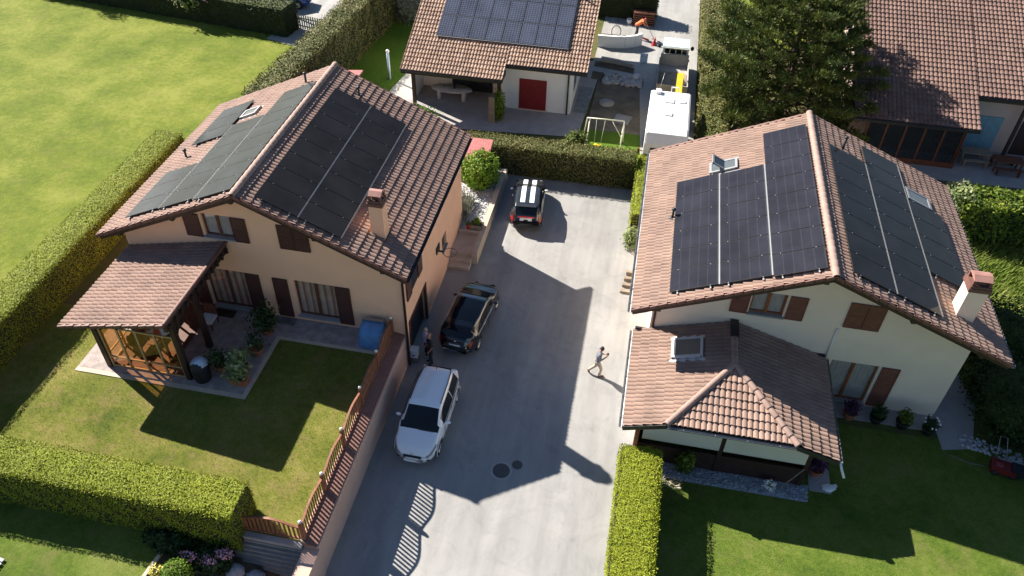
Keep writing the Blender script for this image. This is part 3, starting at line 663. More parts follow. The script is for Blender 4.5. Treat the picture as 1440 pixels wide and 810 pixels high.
flat('back_ground', [(-4.4, 60.6), (-.6, 60.6), (-.6, 80), (-4.4, 80)], .006, 'rough')
mb = MB(); mb.prism([(3.3, 38.6), (60, 38.6), (60, 42.7), (3.3, 42.7)], -1.2, .014); struct(mb.make('right_back_garden', 'soil'))
flat('right_back_terrace', [(12.5, 42.2), (40, 42.9), (40, 47.5), (12.5, 47.5)], .02, 'slabblue')
flat('far_lawn', [(4, 58), (60, 58), (60, 120), (4, 120)], .01, 'lawnA')
flat('manhole_ring', [(-3.35+.41*math.cos(a), 17.61+.41*math.sin(a)) for a in np.linspace(0, 2*math.pi, 33)[:-1]], .004, 'concrete')
for x, y, r, l in ((-3.35, 17.61, .33, 'larger round iron manhole cover in the shaded driveway'), (-2.80, 18.0, .20, 'smaller round iron cover right of the large manhole cover')):
    mb = MB(); mb.lathe((x, y, .004), [(r, 0), (r, .012), (r*.93, .016), (.001, .018)], 28, cap=False); tag(mb.make('manhole_cover', 'manhole'), l, 'manhole cover')

# retaining wall + coping
W = thing('retaining_wall', 'salmon painted retaining wall between garden and driveway, brick coping on top', 'wall', (-8.6, 17, 0))
mb = MB(); mb.box(-8.9, -8.38, 12.3, 22.18, -.2, 1.7); mb.box(-8.9, -8.36, 4, 12.3, -.2, 1.55); mb.make('wall_face', 'salmon', W)
mb = MB()
mb.add([(-8.9, 12.25, 1.70), (-8.42, 12.25, 1.70), (-8.42, 12.25, 1.76), (-8.9, 12.25, 1.88), (-8.9, 22.17, 1.70), (-8.42, 22.17, 1.70), (-8.42, 22.17, 1.76), (-8.9, 22.17, 1.88)], [[0, 1, 2, 3], [7, 6, 5, 4], [0, 4, 5, 1], [1, 5, 6, 2], [2, 6, 7, 3], [3, 7, 4, 0]])
mb.make('coping', 'coping', W)
mb = MB(); mb.box(-9.0, -8.88, 12.3, 22.1, 1.6, 1.86); mb.make('plinth', 'steptile', W)
Wg = thing('block_wall', 'grey stepped concrete block wall below the short picket fence', 'wall', (-10, 12, 0))
mb = MB(); nst = 8
for i in range(nst): mb.box(-12.6, -8.91, 11.55+i*.085, 12.34, .5+i*.13, .5+(i+1)*.13+.001*i)
mb.make('blocks', 'greyblock', Wg)
mb = MB(); mb.box(-11.2, -8.93, 12.16, 12.36, 1.545, 1.72); mb.make('cap', 'slabblue', Wg)

# wooden fence on the retaining wall
FN = thing('picket_fence', 'red brown picket fence with wavy top along the brick coping above the driveway', 'fence', (-8.9, 17, 1.8))
def fence_panel(a, b, parent, m='fencewood', zb=1.9, zt=2.60, rise=.17):
    a, b = np.array(a, float), np.array(b, float); L = np.linalg.norm(b-a); n = int(L/.145); d = (b-a)/L; mb = MB()
    top = lambda t: zt+rise*math.sin(math.pi*t)**1.5
    for i in range(n):
        t = (i+.5)/n; p = a+(b-a)*t; mb.obox((*p, (zb+top(t))/2), (*d*.036, 0), (-d[1]*.012, d[0]*.012, 0), (0, 0, (top(t)-zb)/2))
    k = 14
    for i in range(k): t0, t1 = i/k, (i+1)/k; p, q = a+(b-a)*t0, a+(b-a)*t1; mb.bar((*p, top(t0)+.02), (*q, top(t1)+.02), .075, .045)
    mb.bar((*a, zb), (*b, zb), .06, .06); mb.make('fence_panel', m, parent)
ys = [12.42, 14.3, 16.22, 18.2, 20.1, 22.0]
for i, y in enumerate(ys):
    mb = MB(); mb.box(-8.95, -8.83, y-.06, y+.06, 1.7, 2.78); p = mb.make('post', 'fencewood', FN)
    mb = MB(); mb.ball((-8.89, y, 2.83), .062, 12, 8); mb.make('ball_cap', 'white', p)
    if i: fence_panel((-8.89, ys[i-1]+.06), (-8.89, y-.06), FN)
FN2 = thing('picket_fence', 'short run of red brown pickets closing the garden between hedge end and corner', 'fence', (-10, 12.4, 1.8))
mb = MB(); mb.box(-11.1, -10.95, 12.34, 12.48, 1.7, 2.65); mb.make('post', 'fencewood', FN2)
fence_panel((-10.95, 12.42), (-8.97, 12.42), FN2, zb=1.8, zt=2.45, rise=.2)

# ================================================================== RIGHT HOUSE
H2 = thing('house', 'cream rendered house on the right with red brown shutters, its roof full of solar panels', 'house', (7.3, 28, .3))
XR2, ZR2 = 7.25, 7.98
rz2 = ((.64, XR2, 14.05), (4.95, 7.78, 4.95))
Y2 = 23.6
cuts = [(5.08, 6.36, Y2-.1, Y2+.2, 4.5, 5.62), (8.6, 9.9, Y2-.1, Y2+.1, 4.5, 5.7), (8.75, 10.55, Y2-.1, Y2+.2, .45, 2.65)]
house_body('wall', H2, 'stuccoR', 1.5, 13.36, Y2, 32.7, -.1, rz2, cuts)
F = gable_roof(H2, 'tileR', .64, 5.1, 14.05, 5.1, XR2, ZR2, 22.15, 33.35, Y2)
(_, _, DL, LL), (_, _, DR, LR) = F
B0 = np.array([XR2, 0, ZR2])
panels(H2, B0, Uy, DL, 22.5, 8, 1.23, .2, 1.82, 'pvB'); panels(H2, B0, Uy, DL, 22.58, 6, 1.212, 2.07, 1.82, 'pvB'); panels(H2, B0, Uy, DL, 22.6, 6, 1.225, 3.94, 1.82, 'pvB')
panels(H2, B0, Uy, DR, 22.68, 7, 1.215, .66, 1.8); panels(H2, B0, Uy, DR, 22.7, 8, 1.24, 2.53, 1.86); panels(H2, B0, Uy, DR, 25.2, 4, 1.2, 4.46, 1.72)
strip(H2, B0, Uy, DL, 22.6, 29.9, 2.045, .03); strip(H2, B0, Uy, DL, 22.6, 29.9, 3.915, .03); strip(H2, B0, Uy, DR, 22.7, 31.1, 2.50, .03); strip(H2, B0, Uy, DR, 22.7, 32.6, 4.42, .03)
skylight(H2, B0, Uy, DL, 30.15, 3.2, .7, 1.1, 50, 'railgrey'); skylight(H2, B0, Uy, DR, 30.2, 4.6, .75, 1.1, 0, 'railgrey')
vent(H2, B0, Uy, DL, 27.5, 5.9, .4); vent(H2, B0, Uy, DR, 31.7, 1.55, .5)
chimney(H2, 12.45, 23.75, 5.6, 7.3, .66, 'stuccoR')
mb = MB(); gutter(mb, (14.12, 22.1, 5.05), (14.12, 33.35, 5.05)); mb.make('gutter', 'zinc', H2); mb = MB(); gutter(mb, (.57, 33.35, 5.05), (.57, 22.1, 5.05)); mb.make('gutter', 'zinc', H2)
mb = MB(); mb.tube([(.6, 23.4, 5.0), (1.3, 23.55, 4.4), (1.62, 23.55, 4.1), (1.62, 23.55, .1)], .05, 10); mb.make('downpipe', 'darkwood', H2)
mb = MB(); mb.tube([(8.47, Y2-.05, 4.35), (8.47, Y2-.05, 2.7)], .035, 8); mb.make('pipe', 'white', H2)
windowY(H2, 5.08, 6.36, 4.5, 5.62, Y2, 'orangewood', 'curtain2'); windowY(H2, 8.75, 10.55, .45, 2.65, Y2, 'orangewood', 'curtain2', sill=True)
shutterY(H2, 4.36, 5.02, 4.46, 5.62, Y2, 'shutterR'); shutterY(H2, 6.44, 7.1, 4.46, 5.62, Y2, 'shutterR'); shutterY(H2, 8.6, 9.24, 4.48, 5.72, Y2, 'shutterR'); shutterY(H2, 9.26, 9.9, 4.48, 5.72, Y2, 'shutterR'); shutterY(H2, 10.66, 11.34, .42, 2.66, Y2, 'shutterR')

# ---- porch of the right house, half-hipped tiled roof
PO = thing('garden_porch', 'half-hipped tiled porch with cream roller blinds in front of the cream house', 'porch', (4.7, 21, .3))
xr, zr, yh, yf, yb = 4.67, 3.92, 21.2, 18.52, 23.58
zl = 2.72
for xe, xb in ((.9, 2.45), (8.45, 6.9)):
    D = unit((xe-xr, 0, zl-zr)); L = math.hypot(xe-xr, zl-zr); dh = L*abs(xb-xr)/abs(xe-xr)
    tiles('roof_tiles', PO, 'tileR', (xr, yf, zr), (0, 1, 0), D, yb-yf, L, uL=lambda d, dh=dh: max(0., (yh-yf)*(1-d/dh)))
zh = zr-(zr-zl)*(2.22/3.77)
Dh = unit((0, yf-yh, zh-zr+.02)); Lh = math.hypot(yf-yh, zh-zr)
tiles('roof_tiles', PO, 'tileR', (2.3, yh, zr), (1, 0, 0), Dh, 4.75, Lh, uL=lambda d: (xr-2.3)-2.24*d/Lh, uR=lambda d: (xr-2.3)+2.24*d/Lh)
mb = MB(); ridge_row(mb, (xr, yb, zr+.02), (xr, yh-.05, zr+.03), .13); ridge_row(mb, (xr, yh+.05, zr+.05), (2.42, yf-.02, zh+.06), .12); ridge_row(mb, (xr, yh+.05, zr+.05), (6.92, yf-.02, zh+.06), .12, .42)
mb.make('ridge_tiles', 'ridge', PO)
mb = MB()   # boarding under the three slopes
mb.add([(.95, yf+.03, zl-.07), (2.45, yf+.03, zh-.09), (6.9, yf+.03, zh-.09), (8.4, yf+.03, zl-.07), (.95, yb, zl-.07), (xr, yb, zr-.09), (8.4, yb, zl-.07), (xr, yh, zr-.09)],
       [[0, 1, 7, 5, 4], [1, 2, 7], [2, 3, 6, 5, 7]])
mb.make('roof_boarding', 'darkwood', PO)
mb = MB(); mb.bar((.9, yf-.02, zl-.1), (2.47, yf-.02, zh-.1), .05, .2); mb.bar((2.47, yf-.02, zh-.12), (6.88, yf-.02, zh-.12), .05, .2); mb.bar((6.88, yf-.02, zh-.1), (8.45, yf-.02, zl-.1), .05, .2); mb.make('fascia', 'darkmetal', PO)
mb = MB(); gutter(mb, (8.52, yf, zl-.03), (8.52, yb, zl-.03)); gutter(mb, (.83, yb, zl-.03), (.83, yf, zl-.03)); gutter(mb, (2.45, yf-.09, zh-.05), (6.9, yf-.09, zh-.05), .06); mb.make('gutter', 'zinc', PO)
mb = MB(); mb.tube([(8.52, yf+.05, 2.66), (8.6, yf-.1, 2.45), (8.7, yf-.35, 2.3)], .045, 8); mb.make('spout', 'white', PO)
skylight(PO, (xr, 0, zr), Uy, unit((.9-xr, 0, zl-zr)), 21.75, 1.2, .95, 1.1)
mb = MB(); mb.obox((xr, 23.1, zr+.12), (.16, 0, 0), (0, .45, 0), (0, 0, .03)); mb.box(.95, 8.4, 23.5, 23.59, 2.74, 2.9); mb.make('flashing', 'darkmetal', PO)
for x, y in ((1.5, 19.1), (4.6, 19.1), (7.7, 19.1), (1.5, 21.3), (7.7, 21.3)):
    mb = MB(); mb.box(x-.08, x+.08, y-.08, y+.08, .25, 3.0 if 2 < x < 7 else 2.62); mb.make('post', 'orangewood' if x < 2 else 'darkwood', PO)
mb = MB(); mb.box(1.6, 7.62, 19.06, 19.14, .25, 1.25); mb.box(7.66, 7.74, 19.2, 23.5, .25, 1.2); mb.make('low_wall', 'darkwood', PO)
mb = MB(); mb.box(1.46, 1.54, 19.2, 23.5, .1, 2.6); mb.make('side_wall', 'white', PO)
for x0, x1 in ((1.7, 4.52), (4.68, 7.6)):
    mb = MB(); mb.obox(((x0+x1)/2, 18.98, 2.12), ((x1-x0)/2, 0, 0), (0, .008, 0), (0, 0, .42)); mb.box(x0, x1, 18.96, 19.0, 1.66, 1.70); mb.make('roller_blind', 'blind', PO)
mb = MB(); mb.bar((7.62, 18.9, 1.5), (7.0, 18.7, .45), .03, .03); mb.make('blind_crank', 'weatherwood', PO)
mb = MB(); mb.box(1.5, 7.7, 19.02, 19.12, 2.6, 2.72); mb.box(1.5, 7.7, 19.15, 19.25, .9, 1.0); mb.make('beam', 'redwood', PO)
t = thing('lounge_sofa', 'dark red garden sofa in the shade under the cream roller blinds', 'sofa', (4.8, 20.6, .3))
mb = MB(); mb.box(2.6, 6.6, 20.4, 21.2, .3, .72); mb.make('seat', 'redwood', t); mb = MB(); mb.box(2.6, 6.6, 21.2, 21.4, .3, 1.1); mb.make('backrest', 'redwood', t)

# ================================================================== BACK HOUSE (solar panels at top of the frame)
H3 = thing('house', 'white walled house at the back with dark red door and mottled tile roof', 'house', (-9, 49, 0))
sl = .42; za, ya = 2.78, 43.15; zf = lambda y: za+sl*(y-ya); yr = 51.5; zr3 = zf(yr)
D = unit((0, -1, -sl)); Lf = (yr-ya)*math.hypot(1, sl); L2 = (yr-44.3)*math.hypot(1, sl)
tiles('roof_tiles', H3, 'tileB', (-15.0, yr, zr3), (1, 0, 0), D, 6.4, Lf, ns=4, amp=.03); tiles('roof_tiles', H3, 'tileB', (-8.6, yr, zr3), (1, 0, 0), D, 5.0, L2, ns=4, amp=.03)
mb = MB(); slab(mb, (-15.0, yr, zr3), (1, 0, 0), D, 6.38, Lf-.02); slab(mb, (-8.6, yr, zr3), (1, 0, 0), D, 5.0, L2-.02); slab(mb, (-15.0, yr, zr3), (1, 0, 0), unit((0, 1, -sl)), 11.4, 5); mb.make('roof_boarding', 'darkwood', H3)
mb = MB(); ridge_row(mb, (-15, yr, zr3+.03), (-3.6, yr, zr3+.03)); mb.make('ridge_tiles', 'ridge', H3)
mb = MB(); mb.box(-14.95, -8.62, ya-.02, ya+.03, za-.25, za-.02); mb.box(-8.62, -3.6, 44.28, 44.33, zf(44.3)-.25, zf(44.3)-.02); mb.box(-8.64, -8.59, ya, 44.3, za-.2, za+.1); gutter(mb, (-15, ya-.08, za), (-8.6, ya-.08, za)); gutter(mb, (-8.6, 44.2, zf(44.3)), (-3.6, 44.2, zf(44.3))); mb.make('gutter', 'darkmetal', H3)
A3 = np.array([0, yr, zr3]); pf = (yr-45.75)*math.hypot(1, sl)
for r in range(3):
    for k in range(8): panel(H3, A3, (1, 0, 0), D, -13.35+k*1.045, pf-1.74*(r+1), 1.035, 1.70, 'pvC', .14)
    strip(H3, A3, (1, 0, 0), D, -13.35, -5.0, pf-1.74*r-.02, .05)
mb = MB()
ctop = lambda y: zf(y)-.2
def wallbox(mb, x0, x1, y0, y1): mb.add([(x0, y0, -.1), (x1, y0, -.1), (x1, y1, -.1), (x0, y1, -.1), (x0, y0, ctop(y0)), (x1, y0, ctop(y0)), (x1, y1, ctop(y1)), (x0, y1, ctop(y1))], [[3, 2, 1, 0], [4, 5, 6, 7], [0, 1, 5, 4], [1, 2, 6, 5], [2, 3, 7, 6], [3, 0, 4, 7]])
wallbox(mb, -8.97, -4.55, 44.9, 51.4); wallbox(mb, -14.6, -8.98, 46.6, 51.4); wallbox(mb, -14.75, -14.6, 44.6, 51.4); mb.make('wall', 'stuccoW', H3)
mb = MB(); mb.box(-12.6, -9.9, 46.5, 46.59, 0, 2.3); mb.make('glass_door', 'glass', H3)
mb = MB(); mb.box(-7.83, -6.1, 44.86, 44.9, .1, 2.15); d = mb.make('door', 'doorred', H3)
mb = MB(); mb.box(-7.9, -6.02, 44.82, 44.88, -.02, .09); mb.make('threshold', 'steptile', d)
for x in (-14.45, -8.95):
    mb = MB(); mb.box(x-.1, x+.1, 43.9, 44.1, 0, za+.1); mb.make('post', 'darkwood', H3)
mb = MB(); mb.tube([(-4.75, 44.83, 2.9), (-4.75, 44.83, 0)], .05, 8); mb.make('downpipe', 'darkmetal', H3)
mb = MB(); mb.box(-4.56, -4.53, 46.2, 47.5, 1.0, 2.2); mb.make('window', 'glass', H3)
mb = MB(); mb.tube([(-4.5, 49.6, 5.3), (-4.5, 49.6, 5.9)], .06, 8); mb.make('vent_pipe', 'darkmetal', H3)
t = thing('dining_table', 'oval stone table on the shaded patio of the white walled house', 'table', (-12.5, 45.3, 0))
mb = MB(); mb.lathe((0, 0, .72), [(.01, 0), (1, 0), (1, .05), (.01, .05)], 28, cap=False); o = mb.make('table_top', 'stone', t)
o.data.transform(Matrix.Translation((-12.3, 45.2, 0)) @ Matrix.Diagonal((1.35, .6, 1, 1)))
for x in (-13.1, -11.5): mb = MB(); mb.box(x-.1, x+.1, 44.95, 45.45, 0, .72); mb.make('leg', 'stone', t)
mb = MB(); mb.lathe((-12.1, 45.2, .775), [(.07, 0), (.11, .12), (.08, .25), (.1, .3)], 12); tag(mb.make('vase', 'black'), 'dark vase standing on the oval patio table', 'vase')
mb = MB(); mb.box(-9.35, -8.98, 42.8, 42.93, 0, 1.75); mb.box(-9.34, -9.0, 42.94, 43.0, 0, 1.7, 1); tag(mb.make('garden_screen', ['weatherwood', 'greypl']), 'tall weathered board screen standing on the patio beside climbing leaves', 'screen')
# slab path outside frame & pole
t = thing('rotary_pole', 'slim pale pole standing in the back lawn near the patio', 'pole', (-17.05, 46.9, 0))
mb = MB(); mb.tube([(-17.05, 46.9, 0), (-17.05, 46.9, 1.95)], .09, 12); mb.make('cover', 'paleblue', t); mb = MB(); mb.ball((-17.05, 46.9, 1.98), .12); mb.make('cap', 'white', t)

# RIGHT BACK HOUSE
H4 = thing('house', 'house at the upper right with large plain brown tiled roof and blue shutters', 'house', (19, 50, 0))
sl = .40; za, ya = 2.9, 43.3; zf = lambda y: za+sl*(y-ya); yr = 55.3; zr4 = zf(yr)
D = unit((0, -1, -sl)); Lf = (yr-ya)*math.hypot(1, sl); L2 = (yr-45.6)*math.hypot(1, sl)
tiles('roof_tiles', H4, 'tileD', (11.9, yr, zr4), (1, 0, 0), D, 6.8, Lf, ns=4, lam=.24, course=.36, amp=.03); tiles('roof_tiles', H4, 'tileD', (18.7, yr, zr4), (1, 0, 0), D, 12, L2, ns=4, lam=.24, course=.36, amp=.03)
mb = MB(); slab(mb, (11.9, yr, zr4), (1, 0, 0), D, 6.78, Lf-.02); slab(mb, (18.7, yr, zr4), (1, 0, 0), D, 12, L2-.02); slab(mb, (11.9, yr, zr4), (1, 0, 0), unit((0, 1, -sl)), 18.8, 8); mb.make('roof_boarding', 'darkwood', H4)
mb = MB(); ridge_row(mb, (11.9, yr, zr4+.03), (30.7, yr, zr4+.03)); mb.make('ridge_tiles', 'verge', H4)
mb = MB(); mb.box(11.9, 18.7, ya-.02, ya+.03, za-.25, za-.02); mb.box(18.72, 30.7, 45.58, 45.63, zf(45.6)-.3, zf(45.6)-.02); gutter(mb, (11.9, ya-.08, za), (18.7, ya-.08, za)); gutter(mb, (18.7, 45.5, zf(45.6)), (30, 45.5, zf(45.6))); mb.make('gutter', 'darkmetal', H4)
mb = MB(); wallbox(mb, 12.6, 30, 46.3, 55); mb.make('wall', 'stuccoP', H4)
mb = MB()
for i in range(6): x = 12.9+i*1.05; mb.box(x-.05, x+.05, 43.75, 43.87, 0, za-.05)
mb.box(12.8, 18.3, 43.74, 43.88, za-.15, za); mb.box(12.8, 18.3, 43.74, 43.88, 0, .35); mb.box(18.15, 18.27, 43.9, 46.3, 0, .3); mb.box(18.15, 18.27, 43.75, 43.88, 0, 2.8); v = mb.make('veranda_frame', 'redwood', H4)
mb = MB(); mb.box(12.9, 18.15, 43.80, 43.82, .35, za-.2); mb.make('veranda_glass', 'glass', v)
mb = MB(); mb.box(18.3, 18.9, 46.2, 46.3, 0, 3.4, 0); mb.make('wall_return', 'stuccoP', H4)
mb = MB(); mb.box(19.0, 20.9, 46.22, 46.29, .1, 2.3); mb.make('shutter', 'bluedoor', H4)
mb = MB(); mb.box(22.0, 24.0, 46.22, 46.29, 0, 2.2); mb.make('garage_door', 'darkwood', H4)
for x in (21.6,):
    mb = MB(); mb.bar((x, 45.9, 0), (x, 45.9, 3.6), .16, .16); mb.make('post', 'darkwood', H4)
for tx, ty, l, mt in ((19.6, 44.9, 'dark wooden garden table in front of the blue shutters', 'weatherwood'), (21.3, 44.3, 'low wooden table at the right end of the back terrace', 'redwood')):
    t = thing('garden_table', l, 'table', (tx, ty, 0))
    mb = MB(); mb.box(tx-.8, tx+.8, ty-.4, ty+.4, .70, .75); mb.make('table_top', mt, t)
    for a in (-.7, .7):
        for b in (-.3, .3): mb = MB(); mb.box(tx+a-.04, tx+a+.04, ty+b-.04, ty+b+.04, 0, .7); mb.make('leg', mt, t)
    for s in (-1, 1):
        b = thing('garden_bench', ('near' if s < 0 else 'far')+' side bench at the '+l, 'bench', (tx, ty+s*.65, 0))
        mb = MB(); mb.box(tx-.75, tx+.75, ty+s*.65-.14, ty+s*.65+.14, .41, .45); mb.make('seat', mt, b)
        for a in (-.6, .6): mb = MB(); mb.box(tx+a-.03, tx+a+.03, ty+s*.65-.12, ty+s*.65+.12, 0, .41); mb.make('leg', mt, b)

# small structures
t = thing('shed', 'low shed with faded red sheet metal roof behind the peach house corner', 'shed', (-8.7, 36, 0))
mb = MB(); mb.add([(-9.9, 35.0, 2.15), (-7.75, 35.2, 2.15), (-7.85, 37.1, 2.35), (-9.9, 37.1, 2.35), (-9.9, 35.0, 2.07), (-7.75, 35.2, 2.07), (-7.85, 37.1, 2.27), (-9.9, 37.1, 2.27)], BOXQ if False else [[0, 1, 2, 3], [7, 6, 5, 4], [0, 4, 5, 1], [1, 5, 6, 2], [2, 6, 7, 3], [3, 7, 4, 0]]); mb.make('roof', 'pinkroof', t)
mb = MB(); mb.box(-9.8, -8.0, 35.5, 37.0, 0, 2.06); mb.make('wall', 'darkwood', t)
t = thing('shed', 'pinkish flat shed roof between the far hedge and the peach house gable', 'shed', (-20.5, 40.5, 0))
mb = MB(); mb.add([(-22.6, 38.6, 2.0), (-17.5, 38.6, 2.3), (-17.5, 43.4, 2.3), (-21.1, 43.2, 2.0), (-22.6, 38.6, 1.9), (-17.5, 38.6, 2.2), (-17.5, 43.4, 2.2), (-21.1, 43.2, 1.9)], [[0, 1, 2, 3], [7, 6, 5, 4], [0, 4, 5, 1], [1, 5, 6, 2], [2, 6, 7, 3], [3, 7, 4, 0]]); mb.make('roof', 'pinkroof', t)
mb = MB(); mb.box(-20.8, -17.8, 39.0, 42.9, 0, 1.88); mb.make('wall', 'weatherwood', t)
# planter wall with gravel bed and steps beside the driveway
t = thing('planter_wall', 'pale low wall holding the gravel bed along the driveway', 'wall', (-7.2, 33, 0))
mb = MB(); mb.box(-7.25, -6.98, 29.3, 36.9, -.1, .72); mb.box(-8.3, -7.25, 30.9, 31.05, -.1, .72); mb.make('wall_face', 'steptile', t)
mb = MB(); mb.box(-9.4, -7.25, 31.05, 37.0, 0, .62); struct(mb.make('gravel_bed', 'gravel'))
t = thing('steps', 'beige stone steps rising to a landing at the corner of the peach house', 'steps', (-7.8, 29.5, 0))
mb = MB()
for i in range(3): mb.box(-8.34, -7.26, 28.7+i*.34, 31.0, .0+i*.17, .17+i*.17)
mb.make('treads', 'steptile', t)

# ================================================================== VEGETATION
def boxhedge(name, label, a, b, w, z0, z1, m, dens=260, size=.09, core='thujaCore', bulge=.06, group=None, rowdy=1., tip=None, cat='hedge'):
    """hedge from a to b (plan centre line), half width w"""
    a, b = np.array(a, float), np.array(b, float); L = np.linalg.norm(b-a); d = (b-a)/L; s = np.array([-d[1], d[0]]); H = z1-z0
    mb = MB(); c = (a+b)/2
    nu, nt = max(4, int(L/.35)), 14
    # core cross-section loop with rounded shoulders
    sec = [(-1, 0), (-1.02, .35), (-1, .8), (-.93, .96), (-.75, 1.), (-.25, 1.01), (.25, 1.01), (.75, 1.), (.93, .96), (1, .8), (1.02, .35), (1, 0)]
    V = []
    for i in range(nu+1):
        e = a+d*(L*i/nu)
        for p, q in sec:
            V.append((e[0]+s[0]*p*(w-.07), e[1]+s[1]*p*(w-.07), z0+q*(H-.075)))
    V = np.array(V); V[:, :2] += (wave(V, 1.3, bulge)[:, None]*s*np.sign((V[:, :2]-a)@s)[:, None]); V[:, 2] += np.where(V[:, 2] > z0+.5*H, wave(V*(1, 1, 0), 1.1, bulge*.8), 0)
    k = len(sec); Fc = [[i*k+j, (i+1)*k+j, (i+1)*k+j+1, i*k+j+1] for i in range(nu) for j in range(k-1)]
    Fc += [list(range(k)), list(range(nu*k, nu*k+k))[::-1]]
    mb.add(V, Fc, 0)
    mb.m[0] = np.array([0 if 2 < f % (k-1) < k-4 and f < nu*(k-1) else 2 for f in range(len(Fc))])  # sides and ends get the shade-coloured core, the top keeps the brighter one
    def put(u, t, z, nrm):
        P = np.concatenate([(a+np.outer(u, d)+np.outer(t, s)), z[:, None]], 1)
        n3 = nrm; bw = wave(P, 1.3, bulge); P[:, :2] += bw[:, None]*s*np.sign(t)[:, None]*(np.abs(n3[:, 2]) < .5)[:, None]
        P[:, 2] += np.where(n3[:, 2] > .5, wave(P*(1, 1, 0), 1.1, bulge*.8), 0)
        P += rng.normal(0, .018*rowdy, P.shape); P -= n3*.01
        if rowdy > 1: P += n3*np.maximum(0, wave(P, 6, .07*rowdy))[:, None]
        mb.leaves(P, n3+np.array([0, 0, .25]), size, 1, .6, .8, True)
    def q(n): return int(n*dens)
    n = q(L*2*w); u = rng.random(n)*L; t = (rng.random(n)*2-1)*w; put(u, t, np.full(n, z1-.02)-.10*np.abs(t/w)**8, np.tile([0, 0, 1.], (n, 1)))
    for sg in (-1, 1):
        n = int(q(L*H)*.62); u = rng.random(n)*L; z = z0+rng.random(n)*H; put(u, np.full(n, sg*w)-sg*.05*((z-z0)/H)**10, z, np.tile([sg*s[0], sg*s[1], 0], (n, 1)))
    for e, sg in ((0, -1), (L, 1)):
        n = q(2*w*H); t = (rng.random(n)*2-1)*w; z = z0+rng.random(n)*H; put(np.full(n, e), t, z, np.tile([sg*d[0], sg*d[1], 0.], (n, 1)))
    o = mb.make(name, [core, m, 'shadeCore']); return tag(o, label, cat, group)
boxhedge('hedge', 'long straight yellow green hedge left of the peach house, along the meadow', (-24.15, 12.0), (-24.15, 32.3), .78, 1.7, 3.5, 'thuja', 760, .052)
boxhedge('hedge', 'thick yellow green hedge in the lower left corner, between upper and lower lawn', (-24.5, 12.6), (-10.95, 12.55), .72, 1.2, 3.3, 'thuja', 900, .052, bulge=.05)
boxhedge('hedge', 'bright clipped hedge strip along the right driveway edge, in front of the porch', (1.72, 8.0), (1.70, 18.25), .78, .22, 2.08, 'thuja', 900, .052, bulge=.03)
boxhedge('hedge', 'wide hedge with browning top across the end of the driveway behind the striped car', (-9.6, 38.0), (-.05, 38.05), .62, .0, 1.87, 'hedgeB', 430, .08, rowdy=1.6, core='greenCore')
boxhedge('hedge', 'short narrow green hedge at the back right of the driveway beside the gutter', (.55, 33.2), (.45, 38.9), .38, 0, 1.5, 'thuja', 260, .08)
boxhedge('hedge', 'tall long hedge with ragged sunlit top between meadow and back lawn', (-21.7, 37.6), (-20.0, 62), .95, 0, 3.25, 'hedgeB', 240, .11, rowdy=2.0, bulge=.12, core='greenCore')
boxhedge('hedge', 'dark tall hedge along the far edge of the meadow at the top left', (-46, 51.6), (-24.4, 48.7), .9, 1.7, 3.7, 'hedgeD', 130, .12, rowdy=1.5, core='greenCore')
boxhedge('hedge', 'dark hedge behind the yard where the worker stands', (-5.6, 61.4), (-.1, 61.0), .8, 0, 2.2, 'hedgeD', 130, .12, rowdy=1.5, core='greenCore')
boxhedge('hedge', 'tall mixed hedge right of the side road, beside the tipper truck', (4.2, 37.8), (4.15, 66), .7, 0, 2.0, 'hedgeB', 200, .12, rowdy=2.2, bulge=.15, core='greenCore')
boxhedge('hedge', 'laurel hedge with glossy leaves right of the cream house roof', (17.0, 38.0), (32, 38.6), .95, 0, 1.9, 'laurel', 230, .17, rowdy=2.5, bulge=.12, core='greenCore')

def blob(mb, c, r, n, size, mi=1, core=0, jit=.9, lobes=.18, shell=.75, aspect=.6):
    c = np.array(c, float); r = np.array(r if hasattr(r, '__len__') else (r, r, r), float)
    if core is not None: mb.ball(c, r*.72, 12, 8, core, .15)
    v = rng.normal(0, 1, (n, 3)); v /= np.linalg.norm(v, axis=1)[:, None]
    q = (shell+(1-shell)*rng.random(n))*(1+wave(v*2.2+c, 1., lobes)*1.5)
    mb.leaves(c+v*q[:, None]*r, v+np.array([0, 0, .3]), size, mi, aspect, jit, True)
def bush(name, label, c, r, m, n=2200, size=.1, cat='shrub', core='greenCore', **k):
    mb = MB(); blob(mb, c, r, n, size, **k); return tag(mb.make(name, [core, m]), label, cat)
bush('round_bush', 'round bright green bush on the gravel bed beside the striped car', (-8.15, 35.2, 1.6), (1.1, 1.1, 1.05), 'bush', 4200, .13, lobes=.12)
bush('shrub', 'small green shrub growing against the left eave of the cream house', (.35, 32.3, .6), (.42, .55, .6), 'leafpale', 700, .12)
bush('shrub', 'pale leafy shrub at the left end of the laurel hedge', (16.9, 38.2, 1.3), (1.0, 1.0, 1.0), 'leafpale', 1600, .2)
bush('shrub', 'yellow green shrub below the pale one beside the cream house roof', (16.6, 35.6, .9), (.6, .8, .8), 'laurel', 900, .15)
bush('shrub', 'big dark shrub in the shade at the right edge beside the white pebbles', (16.3, 24.2, 1.4), (1.9, 2.2, 1.6), 'hedgeD', 5200, .14)
bush('shrub', 'dark shrub behind the right corner of the cream house', (16.6, 27.6, 1.5), (1.6, 1.9, 1.6), 'hedgeD', 3800, .14)
bush('shrub', 'green shrub cut by the right picture edge above the mower', (17.6, 21.6, 1.3), (1.3, 1.6, 1.7), 'hedgeG', 3000, .12)
bush('shrub', 'small bright shrub cut by the right picture edge below the mower', (16.95, 19.6, .6), (.55, .5, .6), 'bush', 700, .1)
bush('shrub', 'silvery loose shrub beside the far raised beds', (-18.6, 56.2, 1.2), (1.2, 1.0, 1.4), 'leafgrey', 2200, .16, core='leafgrey', lobes=.3)
